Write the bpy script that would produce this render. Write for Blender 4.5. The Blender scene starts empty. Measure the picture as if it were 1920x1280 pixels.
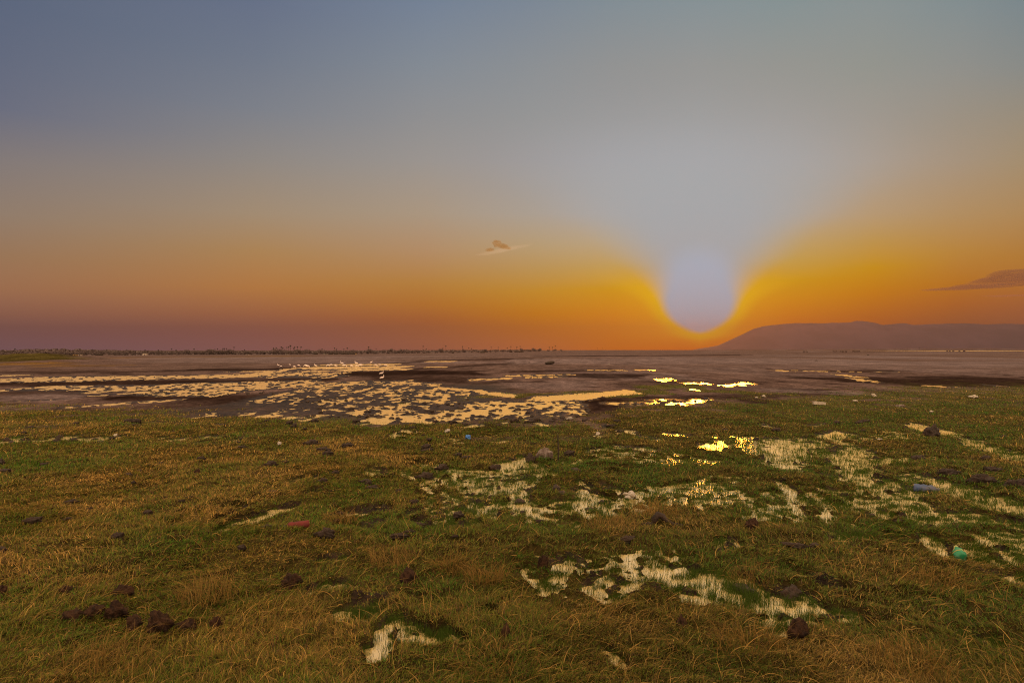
import bpy, bmesh, math, random
import numpy as np
from mathutils import Vector, Matrix
random.seed(7); rng = np.random.default_rng(11)
S = bpy.context.scene
C = bpy.context.collection
F, HY, CAMH = 1280.0, 656.0, 1.6          # focal length in photo px, eye-level row, eye height
PITCH = math.atan((HY-640)/F)
# ------------------------------------------------------------------ helpers
def lin(c): 
    return tuple((v/255/12.92 if v/255 <= .04045 else ((v/255+.055)/1.055)**2.4) for v in c)
def tag(o, label=None, cat=None, group=None, kind=None):
    if label: o['label'] = label
    if cat: o['category'] = cat
    if group: o['group'] = group
    if kind: o['kind'] = kind
    return o
def mesh_obj(name, V, Fc, mat, parent=None, smooth=False):
    me = bpy.data.meshes.new(name); me.from_pydata([tuple(v) for v in V], [], [tuple(f) for f in Fc])
    me.validate(); me.update()
    if smooth: me.polygons.foreach_set('use_smooth', [True]*len(me.polygons))
    if mat: me.materials.append(mat)
    o = bpy.data.objects.new(name, me); C.objects.link(o)
    if parent: o.parent = parent
    return o
def empty(name, loc, rz=0, s=1):
    o = bpy.data.objects.new(name, None); C.objects.link(o); o.location = loc; o.rotation_euler = (0,0,rz); o.scale = (s,s,s)
    return o
def copy_tree(o, parent=None):
    c = o.copy(); C.objects.link(c)
    if parent: c.parent = parent
    for ch in list(o.children): copy_tree(ch, c)
    return c
def big_mesh(name, V, Fq, mat, nper=4, attrs=None, smooth=True):
    me = bpy.data.meshes.new(name)
    nv, nf = len(V), len(Fq)
    me.vertices.add(nv); me.vertices.foreach_set('co', V.astype(np.float32).ravel())
    me.loops.add(nf*nper); me.loops.foreach_set('vertex_index', Fq.astype(np.int32).ravel())
    me.polygons.add(nf); me.polygons.foreach_set('loop_start', np.arange(0, nf*nper, nper, dtype=np.int32))
    me.polygons.foreach_set('loop_total', np.full(nf, nper, dtype=np.int32))
    if smooth: me.polygons.foreach_set('use_smooth', np.ones(nf, dtype=bool))
    me.update(calc_edges=True)
    for k, a in (attrs or {}).items():
        if a.ndim == 1:
            t = me.attributes.new(k, 'FLOAT', 'POINT'); t.data.foreach_set('value', a.astype(np.float32))
        else:
            t = me.attributes.new(k, 'FLOAT_COLOR', 'POINT'); t.data.foreach_set('color', a.astype(np.float32).ravel())
    me.materials.append(mat)
    o = bpy.data.objects.new(name, me); C.objects.link(o); return o
# numpy gradient noise
def _hash(ix, iy, seed):
    h = (ix.astype(np.int64)*374761393 + iy.astype(np.int64)*668265263 + seed*1274126177) & 0xffffffff
    h = ((h ^ (h >> 13))*1274126177) & 0xffffffff
    h = ((h ^ (h >> 16))*2246822519) & 0xffffffff
    return (h ^ (h >> 15)) & 0xffffffff
def noise(x, y, seed=0):
    x0 = np.floor(x); y0 = np.floor(y); fx = x-x0; fy = y-y0
    u = fx*fx*fx*(fx*(fx*6-15)+10); v = fy*fy*fy*(fy*(fy*6-15)+10)
    def g(dx, dy):
        a = _hash(x0+dx, y0+dy, seed)*(2*math.pi/4294967296.0)
        return np.cos(a)*(fx-dx)+np.sin(a)*(fy-dy)
    a = g(0,0)*(1-u)+g(1,0)*u; b = g(0,1)*(1-u)+g(1,1)*u
    return (a*(1-v)+b*v)*1.5
def fbm(x, y, sc, octs=3, seed=0, gain=.5):
    r = 0; a = 1; t = 0
    for i in range(octs):
        r = r+a*noise(x/sc+i*17.3, y/sc+i*9.1, seed+i); t += a; a *= gain; sc *= .47
    return r/t*1.4
def sstep(a, b, x): 
    t = np.clip((x-a)/(b-a), 0, 1); return t*t*(3-2*t)
# ---------------------------------------------------------- where things stand on the flat
def gpx(px, py):                                  # photo position of a point on the flat -> x, y in metres
    d = F*CAMH/np.maximum(py-HY, .05)
    return (px-960)/F*d, d
def topx(x, y):
    d = np.maximum(y, .3)
    return 960+F*x/d, HY+F*CAMH/d
# strokes of standing water, traced from the photo (x0,y0,x1,y1, half thickness, strength); turned into world space through gpx
W_ST = [
 (0,711,240,709,5,1.0),(240,709,470,704,4,.95),(470,704,640,700,3,.8),(0,704,45,703.5,1.2,.9),(40,728,250,727,5,.62),(250,727,560,718,7,.82),(260,735,430,738,5,.78),
 (420,728,560,722,7,.9),(380,742,470,733,3,.6),(215,757,330,750,3,.8),(125,764,200,759,2.6,.9),(40,752,130,748,1.4,.55),(170,742,260,737,2.2,.7),
 (470,700,650,694,2.2,.62),(420,697,560,695,1.4,.6),(555,690,760,688,2.6,.72),(600,684,745,683,1.6,.7),(640,694,770,692,2,.7),(480,705,640,706,3,.5),
 (560,722,760,717,5,.62),(740,716,820,722,2.5,.9),(820,727,900,733,2.0,1.1),(900,735,960,742,2.6,1.2),(560,735,760,740,16,.50),(600,755,800,755,16,.50),(760,735,860,745,12,.48),
 (640,770,760,775,8,.55),(700,786,830,779,8,.9),(830,778,960,768,10,.86),(940,765,1060,760,14,.66),(880,760,960,757,8,.6),(1010,748,1100,743,6,1.1),(1100,742,1185,734,3.6,1.2),
 (980,775,1075,770,7,.62),(990,789,1012,795,3,.8),(1000,752,1080,756,6,.8),(760,790,870,786,5,.6),
 (880,712,955,709,1.6,.75),(945,705,1075,702,1.4,.55),(990,708,1060,706,1.5,.6),(380,781,475,775,4,.5),(495,779,520,780,3,.75),(540,782,580,789,3,.72),(580,780,640,778,4,.5),
 (380,775,600,772,3,.35),(640,748,700,742,5,.5),(520,750,640,748,6,.35),
 (800,677.5,850,677.5,.8,1),(800,688,835,688,.8,1),(1100,694,1170,694,.8,.7),(1190,693.5,1225,693.5,.8,.7),
 (1236,714,1256,710,1.8,.75),(1274,718,1300,718,1.2,.75),(1300,718,1326,719,1.8,.78),(1300,730,1308,732,1.6,1),(1214,757,1238,755,2.2,.9),(1245,757,1262,755,1.6,.9),(1278,758,1310,752,2.4,.72),(1300,749,1312,749,1.2,.9),(1318,751,1334,748,1.3,.7),
 (1355,724,1372,722,1.4,.8),(1378,722,1406,718,1.5,.9),(1215,750,1270,749,1.6,.45),(1130,757,1215,756,3,.45),
 (1456,695,1480,695,1,.8),(1500,695,1552,696,1.2,.7),(1570,695,1600,697,1.6,.85),(1572,702,1605,707,1.6,.85),(1600,709,1632,716,2,.85),(1640,697,1670,697,.8,.6),(1745,724,1765,724,1.6,.9),(1770,725,1815,727,1.2,.65),(1860,722,1872,724,2,.5),
 (0,830,26,830,4.5,1.1),(24,822,55,821,3,.8),(30,828,90,825,2.5,.85),(90,825,130,822,4.5,1.1),(130,825,170,824,3.5,.9),(170,824,216,823,3.2,1),(312,826,344,825,3.4,.9),(293,823,312,822,1.5,.6),(380,820,412,821,2.2,.8),(443,825,466,822,2.4,.8),(366,833,378,832,2,.6),(400,833,412,832,2,.5),
 (738,815,744,816,3,.8),(750,809,764,809,2.4,.8),(772,812,782,811,1.6,.7),(874,801,903,798,2.8,.9),(940,795,950,793,2,.6),(1018,797,1030,797,2,.6),(1118,818,1126,819,2.2,.7),(1160,808,1186,809,3.2,.8),(1130,800,1142,801,2,.6),
 (1195,818,1235,825,3.5,.55),(1250,814,1278,817,3.8,.9),(1200,843,1226,844,3.4,.8),(1160,838,1186,842,3,.6),(1100,845,1130,842,3,.6),(1322,839,1352,838,4,.9),(1433,800,1446,800,3,.8),
 (1404,834,1440,829,5,.8),(1404,850,1424,844,4,.75),(1455,826,1482,828,5.5,.95),(1478,834,1462,852,9,.95),(1470,850,1466,876,8,.9),(1500,825,1530,826,3.6,.85),(1504,837,1546,834,4.2,.85),
 (1548,822,1578,812,4.5,.9),(1570,820,1590,823,4,.85),(1565,826,1582,832,4,.9),(1612,822,1630,822,3,.75),(1520,800,1545,796,2.2,.55),
 (1578,848,1612,842,5,.7),(1600,850,1596,880,10,.85),(1600,880,1612,905,9,.85),(1612,905,1634,917,6,.85),(1620,860,1640,866,4,.7),(1545,895,1580,900,7,.5),(1500,868,1530,872,5,.4),(1540,920,1570,925,6,.4),
 (1430,868,1438,875,4,.6),(1466,908,1484,925,7,.9),(1494,956,1512,972,6,.9),(1608,948,1640,962,9,.85),(1655,930,1690,950,9,.8),(1660,903,1690,915,9,.7),(1700,900,1740,896,8,.62),(1700,925,1715,950,9,.75),(1750,905,1795,912,12,.72),(1780,912,1802,932,12,.95),(1640,975,1670,985,8,.5),
 (1716,795,1736,800,3,.95),(1730,801,1745,811,6,.95),(1758,806,1776,811,4.5,.85),(1776,812,1792,819,4,.8),(1792,818,1812,824,3,.85),(1812,823,1832,833,4,.8),(1832,834,1850,840,6,.95),(1848,840,1868,850,7,.9),(1868,853,1890,856,5,.8),(1888,860,1920,861,4,.85),(1920,862,1990,875,5,1),
 (1760,968,1850,972,8,.82),(1850,942,1900,938,5,.9),(1860,955,1960,962,14,1.0),(1890,985,1950,985,10,.8),(1700,975,1760,970,8,.5),
 (1740,1010,1752,1030,9,.8),(1752,1030,1770,1044,8,.9),(1875,1035,1895,1050,9,.85),(1870,1085,1920,1090,12,.5),(1905,1060,1930,1070,10,.6),
 (888,906,1000,914,5,.7),(944,876,985,866,7,1.0),(996,874,1016,878,4,.7),(1008,893,1036,890,4.5,.85),(870,900,890,908,4,.8),(925,898,975,893,5,.6),(950,918,985,930,9,.85),(975,905,1005,900,6,.75),(880,928,940,922,6,.55),
 (835,940,850,946,5,.8),(770,965,860,962,6,.7),(850,965,900,958,9,.75),(880,945,925,955,7,.75),(895,968,925,968,6,.8),(775,985,850,978,6,.6),(800,995,890,985,7,.55),(920,982,935,980,5,.6),
 (1090,925,1110,945,9,.85),(1085,940,1110,950,7,.75),(1120,935,1135,960,8,.8),(1130,915,1160,925,5,.6),(1150,945,1185,955,6,.6),(1040,945,1075,950,6,.45),(1180,975,1195,980,3,.6),(1085,905,1100,912,5,.6),
 (640,970,690,962,6,.72),(680,960,735,958,5,.6),(690,990,720,985,6,.55),(545,905,562,902,4,.6),(600,896,628,890,5,.8),(575,927,605,921,4.5,.8),(610,930,640,925,4,.4),(690,885,715,890,4,.5),
 (417,975,445,968,6,.95),(448,985,480,978,7,.9),(480,975,510,965,8,.95),(505,963,545,957,6,1),(455,960,475,956,4,.5),(410,996,422,998,5,.8),(590,1055,640,1048,9,.55),
 (1040,1058,1060,1060,10,.7),(1060,1068,1110,1075,9,.75),(1070,1050,1090,1055,8,.6),(1105,1105,1130,1108,11,.8),(1130,1095,1180,1100,14,.72),(1215,1065,1240,1072,12,.8),(1180,1060,1200,1068,8,.5),
 (1250,1100,1300,1085,18,.72),(1290,1090,1350,1105,22,.85),(1340,1110,1400,1105,18,.7),(1380,1125,1440,1128,18,.72),(1440,1135,1500,1130,18,.9),(1440,1180,1500,1165,14,.7),(1300,1125,1340,1120,14,.7),(1510,1085,1560,1100,12,.45),
 (722,1188,742,1172,14,.95),(700,1215,724,1205,11,1.1),(712,1225,728,1222,11,1.1),(762,1195,778,1200,10,.95),(780,1185,812,1200,12,.7),(835,1182,850,1200,10,.7),(700,1245,712,1240,8,.7),(590,1110,612,1105,10,.7),(640,1155,690,1150,14,.45),
 (640,1100,660,1110,8,.4),(1150,1225,1165,1245,8,.5),(1540,1150,1600,1160,14,.45),(1780,1195,1860,1210,14,.45),(1560,1010,1620,1015,10,.5),(1350,1025,1380,1022,8,.5),(900,1150,920,1155,8,.5),(680,1130,720,1120,10,.4)]
def _stroke(X, Y, st, k=None):
    """soft 0..1 mask of a stroke on the ground; X,Y ground metres"""
    x0, y0, x1, y1, r, s = st
    gx0, gy0 = gpx(x0, y0); gx1, gy1 = gpx(x1, y1)
    ym = max((y0+y1)/2, HY+8); dm = F*CAMH/(ym-HY)
    ry = r*dm*dm/(F*CAMH)                      # half depth in metres
    near = min(1, max(0, (ym-850)/60)); ry *= 1+.15*(810 < ym < 1010); rx = max((2.2-.6*near)*r, 3)*dm/F                    # half width in metres
    m = (Y > min(gy0, gy1)-2.2*ry) & (Y < max(gy0, gy1)+2.2*ry) & (X > min(gx0, gx1)-2.2*rx) & (X < max(gx0, gx1)+2.2*rx)
    return m, gx0, gy0, gx1, gy1, rx, ry, s
def field(X, Y, strokes):
    out = np.zeros(X.shape)
    for st in strokes:
        m, ax, ay, bx, by, rx, ry, s = _stroke(X, Y, st)
        if not m.any(): continue
        x = X[m]/rx; y = Y[m]/ry; ax /= rx; bx /= rx; ay /= ry; by /= ry
        dx, dy = bx-ax, by-ay; L = dx*dx+dy*dy+1e-9
        t = np.clip(((x-ax)*dx+(y-ay)*dy)/L, 0, 1)
        d = np.hypot(x-ax-t*dx, y-ay-t*dy)
        v = s*(1-sstep(.45, 1.75, d))
        out[m] = np.maximum(out[m], v)
    return out
GX = [-2000,0,300,500,640,700,900,1000,1080,1130,1170,1300,1400,1450,1600,1700,1920,3500]
GY = [765,765,772,784,792,798,795,797,792,786,765,764,750,748,737,727,726,726]
def grassmask(X, Y):
    px, py = topx(X, Y)
    e = np.interp(px, GX, GY); n = fbm(X, Y, 1.6, 3, 40)*13+fbm(X, Y*.6, .5, 3, 42)*7
    g = sstep(-13, 13, py-e+n); g = g*(1-.85*sstep(.1, .5, fbm(X*.7, Y*.5, .8, 3, 49))*sstep(60, 10, py-e))
    g2 = field(X+fbm(X,Y,.8,2,45)*.5, Y+fbm(X,Y,1.1,2,47)*1.2, [(940,742,1150,737,3,1),(1140,742,1240,735,5,1),(1200,726,1300,724,4,.9),(1300,733,1400,735,4,.8),(1290,727,1330,732,3,.8),(860,746,920,744,3,.8),(760,756,800,755,3,.6),(1400,735,1500,742,3,.7),(590,720,625,724,2,.5)])
    return np.maximum(g, sstep(.35,.7,g2+.25*fbm(X,Y,.7,2,55)))
PTX = [-3000,0,400,640,900,1000,1150,1300,1920,4000]; PT = [11.5,11,9,8,5.5,3.6,2.1,1.46,1.46,1.46]
PEX = [-3000,0,600,1000,1150,1300,1400,1650,1850,1920,4000]; PE = [8.5,8.5,6,2.6,.6,.1,-.8,-2.2,-3.0,-1.6,-2]
def zfar(X, Y):
    d = np.hypot(X, Y)+1e-6; yy = np.maximum(Y, .2*d); px = 960+F*X/yy
    yy = np.where(Y > 0, np.maximum(Y, 1), d)
    pt = np.interp(px, PTX, PT); pe = np.interp(px, PEX, PE)
    s = (160/np.clip(yy, 160, 1400)-160/1400)/(1-160/1400)
    p = pt+(12.8-pt)*s
    z = CAMH-np.clip(yy, 160, 1400)*p/F
    z2 = CAMH-1800*pe/F
    t = sstep(1350, 1800, yy)
    return z*(1-t)+z2*t
BUMPS = [(75,676.5,45,.75),(30,677,60,.45),(130,678.5,45,.35)]     # far green mound on the left (px,py,half width px,height m)
def scale_h(d): return np.interp(d, [0,6,12,20,30,50,80,160,220], [1,1,.62,.40,.30,.22,.18,.15,.15])
def height(X, Y, wet=None, gm=None):
    d = np.hypot(X, Y)
    if wet is None: wet = field(X+fbm(X,Y,.35,2,5)*.05*scale_h(d)**-1, Y+fbm(X,Y,.5,2,7)*.12*scale_h(d)**-1, W_ST)
    if gm is None: gm = grassmask(X, Y)
    wv = np.interp(d, [0, 8, 20, 50, 100], [.8, .8, 1.0, 1.3, 2]); an = np.interp(d, [20, 60, 100], [1, 2, 3.2])
    n = .45*noise(X/1.3, Y/1.3, 1)+.5*noise(X/.42, Y/.42, 2)+.42*noise(X/.16, Y/.16, 3)*(d < 40)+.3*noise(X/.075, Y/.075, 33)*(d < 9)
    frag = fbm(X/wv, Y/(wv*1.5*an), .42, 3, 15)*.44+fbm(X/wv, Y/(wv*1.5*an), 1.3, 2, 18)*.2
    px_, py_ = topx(X, Y)
    nearg = gm*sstep(22, 13, d)
    wet = np.maximum(wet, .56*sstep(-.12, .4, fbm(X, Y, 1.6, 2, 140))*sstep(1190, 1050, py_)*sstep(500, 900, px_)*sstep(785, 830, py_)*gm*(Y > 1))
    wet = wet*(1+.16*sstep(840, 880, py_)*sstep(1020, 990, py_)*nearg)
    fine = fbm(X, Y*.7, .13, 3, 150)*.6+fbm(X, Y, .4, 2, 153)*.28
    frag = frag*(1-nearg)+fine*nearg
    wet = wet*np.where(wet > 1.0, 1-.16*nearg, .92-.10*nearg*(py_ < 1040)+.06*(py_ > 1040))+frag*sstep(.05, .4, wet)*np.clip(1.5-wet, .45, 1)
    h = (.036+.030*n-.088*wet+.02*np.clip(noise(X/4, Y/4, 9), 0, 1))*scale_h(d)
    tus = np.clip(noise(X/.30, Y/.30, 71)+.5*noise(X/.12, Y/.12, 72), -.1, 1.2)*.045*gm*(wet < .25)*sstep(28, 9, d)
    h = h+np.maximum(tus, 0)
    cz = sstep(.02, .25, wet)*sstep(1.25, .75, wet)*(1-gm)*sstep(60, 35, d)*(Y > 1)
    cl = np.clip(noise(X/.34, Y/.5, 73)+.45*noise(X/.13, Y/.2, 74)-.16, 0, 1)
    h = h+cl*.085*cz
    dryfloor = np.where(wet < .12, .002, -9)
    h = np.maximum(h, dryfloor)
    far = sstep(150, 200, d)
    h = h*(1-far)+far*(.03+.05*fbm(X, Y, 30, 2, 12))
    z = h+zfar(X, Y)
    for bx, by, bw, bh in BUMPS:
        gx, gy = gpx(bx, by); w = bw*gy/F
        z = z+bh*np.exp(-((X-gx)/w)**2-((Y-gy)/14)**2)
    return z
def H(x, y): return float(height(np.array([x*1.0]), np.array([y*1.0]))[0])
def on_ground(px, py, dz=0):
    x, y = gpx(px, py); z = max(H(x, y), 0.0)
    return Vector((float(x), float(y), z+dz))
def pxm(px_size, py): return px_size*CAMH/(py-HY)     # photo pixels -> metres at that row of the flat
# ------------------------------------------------------------------ materials
def newmat(name):
    m = bpy.data.materials.new(name); m.use_nodes = True; nt = m.node_tree; nt.nodes.clear()
    out = nt.nodes.new('ShaderNodeOutputMaterial'); return m, nt, out
def N(nt, t, **kw):
    n = nt.nodes.new(t)
    for k, v in kw.items():
        if k in n.inputs: n.inputs[k].default_value = v
        else: setattr(n, k, v)
    return n
def rgba(c): return (c[0], c[1], c[2], 1)
def mixc(nt, fac, a, b, blend='MIX'):
    n = nt.nodes.new('ShaderNodeMix'); n.data_type = 'RGBA'; n.blend_type = blend
    for i, v in ((0, fac), (6, a), (7, b)):
        if hasattr(v, 'is_output'): nt.links.new(v, n.inputs[i])
        elif i == 0: n.inputs[0].default_value = v
        else: n.inputs[i].default_value = rgba(v)
    return n.outputs[2]
def mth(nt, op, a, b=None, c=None, clamp=False):
    n = nt.nodes.new('ShaderNodeMath'); n.operation = op; n.use_clamp = clamp
    for i, v in ((0, a), (1, b), (2, c)):
        if v is None: continue
        if hasattr(v, 'is_output'): nt.links.new(v, n.inputs[i])
        else: n.inputs[i].default_value = v
    return n.outputs[0]
def mrange(nt, v, a, b, c, d, smooth=True):
    n = nt.nodes.new('ShaderNodeMapRange'); n.interpolation_type = 'SMOOTHSTEP' if smooth else 'LINEAR'
    nt.links.new(v, n.inputs[0])
    for i, k in enumerate((a, b, c, d)): n.inputs[i+1].default_value = k
    return n.outputs[0]
def noisen(nt, scale, detail=4, rough=.55, vec=None):
    n = nt.nodes.new('ShaderNodeTexNoise'); n.inputs['Scale'].default_value = scale; n.inputs['Detail'].default_value = detail
    n.inputs['Roughness'].default_value = rough
    if vec is not None: nt.links.new(vec, n.inputs['Vector'])
    return n.outputs[0]
def attr(nt, name):
    n = nt.nodes.new('ShaderNodeAttribute'); n.attribute_name = name; return n
def simple_mat(name, col, col2=None, rough=.7, scale=20, bump=.3, bscale=60, spec=.3, trans=0, coat=0):
    m, nt, out = newmat(name)
    tc = nt.nodes.new('ShaderNodeTexCoord').outputs['Object']
    b = N(nt, 'ShaderNodeBsdfPrincipled'); b.inputs['Roughness'].default_value = rough
    b.inputs['Specular IOR Level'].default_value = spec
    f = mrange(nt, noisen(nt, scale, 5, .6, tc), .35, .65, 0, 1)
    c = mixc(nt, f, col, col2 or tuple(v*.6 for v in col)); nt.links.new(c, b.inputs['Base Color'])
    bp = nt.nodes.new('ShaderNodeBump'); bp.inputs['Strength'].default_value = bump; bp.inputs['Distance'].default_value = .02
    nt.links.new(noisen(nt, bscale, 5, .6, tc), bp.inputs['Height']); nt.links.new(bp.outputs[0], b.inputs['Normal'])
    sh = b.outputs[0]
    if trans:
        t = N(nt, 'ShaderNodeBsdfTranslucent'); nt.links.new(c, t.inputs[0])
        mx = nt.nodes.new('ShaderNodeMixShader'); mx.inputs[0].default_value = trans
        nt.links.new(sh, mx.inputs[1]); nt.links.new(t.outputs[0], mx.inputs[2]); sh = mx.outputs[0]
    nt.links.new(sh, out.inputs[0]); return m
def ground_mat():
    m, nt, out = newmat('mud_and_turf')
    pos = nt.nodes.new('ShaderNodeNewGeometry').outputs['Position']
    ca = attr(nt, 'soil'); col = ca.outputs['Color']
    n1 = noisen(nt, 1.7, 6, .65, pos); n2 = noisen(nt, 14, 5, .65, pos)
    col = mixc(nt, mrange(nt, n1, .3, .7, 0, .55), col, (.55,.5,.47), 'MULTIPLY')
    k = mth(nt, 'MULTIPLY', mrange(nt, n2, .3, .7, .6, 1.3), mrange(nt, noisen(nt, 4.2, 5, .7, pos), .3, .7, .55, 1.4))
    hs = nt.nodes.new('ShaderNodeHueSaturation'); nt.links.new(col, hs.inputs['Color']); nt.links.new(k, hs.inputs['Value'])
    for sx, sy, lo, hi in ((.9, .16, .7, 1.3), (.16, .03, .85, 1.15)):
        mp = nt.nodes.new('ShaderNodeMapping'); mp.inputs['Scale'].default_value = (sx, sy, 1); nt.links.new(pos, mp.inputs['Vector'])
        k = mth(nt, 'MULTIPLY', k, mrange(nt, noisen(nt, 1, 4, .6, mp.outputs[0]), .3, .7, lo, hi))
    nt.links.new(k, hs.inputs['Value'])
    b = N(nt, 'ShaderNodeBsdfPrincipled'); nt.links.new(hs.outputs[0], b.inputs['Base Color'])
    wet = attr(nt, 'damp').outputs['Fac']
    nt.links.new(mrange(nt, wet, 0, 1, .85, .5), b.inputs['Roughness'])
    nt.links.new(mrange(nt, wet, 0, 1, .0, .05), b.inputs['Specular IOR Level'])
    bp = nt.nodes.new('ShaderNodeBump'); bp.inputs['Strength'].default_value = .9; bp.inputs['Distance'].default_value = .03
    nt.links.new(noisen(nt, 22, 6, .7, pos), bp.inputs['Height'])
    bp2 = nt.nodes.new('ShaderNodeBump'); bp2.inputs['Strength'].default_value = .6; bp2.inputs['Distance'].default_value = .15
    nt.links.new(noisen(nt, 2.5, 5, .7, pos), bp2.inputs['Height']); nt.links.new(bp.outputs[0], bp2.inputs['Normal'])
    nt.links.new(bp2.outputs[0], b.inputs['Normal'])
    nt.links.new(b.outputs[0], out.inputs[0]); return m
def water_mat():
    m, nt, out = newmat('shallow_water')
    pos = nt.nodes.new('ShaderNodeNewGeometry').outputs['Position']
    b = N(nt, 'ShaderNodeBsdfPrincipled'); b.inputs['Base Color'].default_value = rgba((.82,.58,.24)); b.inputs['Roughness'].default_value = .6  # golden shine put into the base colour, beyond what the sky reflects
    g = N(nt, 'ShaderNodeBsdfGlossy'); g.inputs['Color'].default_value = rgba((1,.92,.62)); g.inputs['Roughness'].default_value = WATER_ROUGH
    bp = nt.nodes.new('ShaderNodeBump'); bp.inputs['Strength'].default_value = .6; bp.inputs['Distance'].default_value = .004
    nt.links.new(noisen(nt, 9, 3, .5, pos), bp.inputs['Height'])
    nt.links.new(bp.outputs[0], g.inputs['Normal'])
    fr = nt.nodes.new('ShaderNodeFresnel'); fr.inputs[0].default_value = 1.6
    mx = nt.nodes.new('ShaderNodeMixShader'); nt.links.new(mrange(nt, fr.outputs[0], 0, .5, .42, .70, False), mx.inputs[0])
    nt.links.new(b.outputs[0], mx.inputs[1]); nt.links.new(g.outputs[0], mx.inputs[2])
    nt.links.new(mx.outputs[0], out.inputs[0]); return m
def blade_mat(name, transl=.42):
    m, nt, out = newmat(name)
    c = attr(nt, 'tint').outputs['Color']
    d = N(nt, 'ShaderNodeBsdfPrincipled'); nt.links.new(c, d.inputs['Base Color']); d.inputs['Roughness'].default_value = .55
    d.inputs['Specular IOR Level'].default_value = .1
    t = N(nt, 'ShaderNodeBsdfTranslucent'); nt.links.new(c, t.inputs[0])
    mx = nt.nodes.new('ShaderNodeMixShader'); mx.inputs[0].default_value = transl
    nt.links.new(d.outputs[0], mx.inputs[1]); nt.links.new(t.outputs[0], mx.inputs[2]); nt.links.new(mx.outputs[0], out.inputs[0])
    return m
WATER_ROUGH = .13
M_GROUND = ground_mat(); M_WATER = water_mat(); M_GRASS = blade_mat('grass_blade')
M_DUNG = simple_mat('dried_dung', (.055,.026,.015), (.016,.008,.006), .85, 25, .9, 90, .15)
M_MUD = simple_mat('dark_mud_clod', (.045,.026,.02), (.022,.014,.011), .7, 18, .9, 45, .25)
M_STONE = simple_mat('mauve_stone', (.20,.155,.14), (.09,.055,.045), .75, 16, .8, 60, .3)
M_LOG = simple_mat('wet_wood', (.05,.032,.024), (.025,.017,.013), .75, 6, .8, 20, .2)
M_WHITE = simple_mat('dirty_white_plastic', (.50,.44,.40), (.36,.30,.26), .5, 30, .2, 40, .4, .15)
M_BONE = simple_mat('bleached_bone', (.5,.42,.35), (.36,.29,.23), .6, 30, .3, 60, .3)
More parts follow.
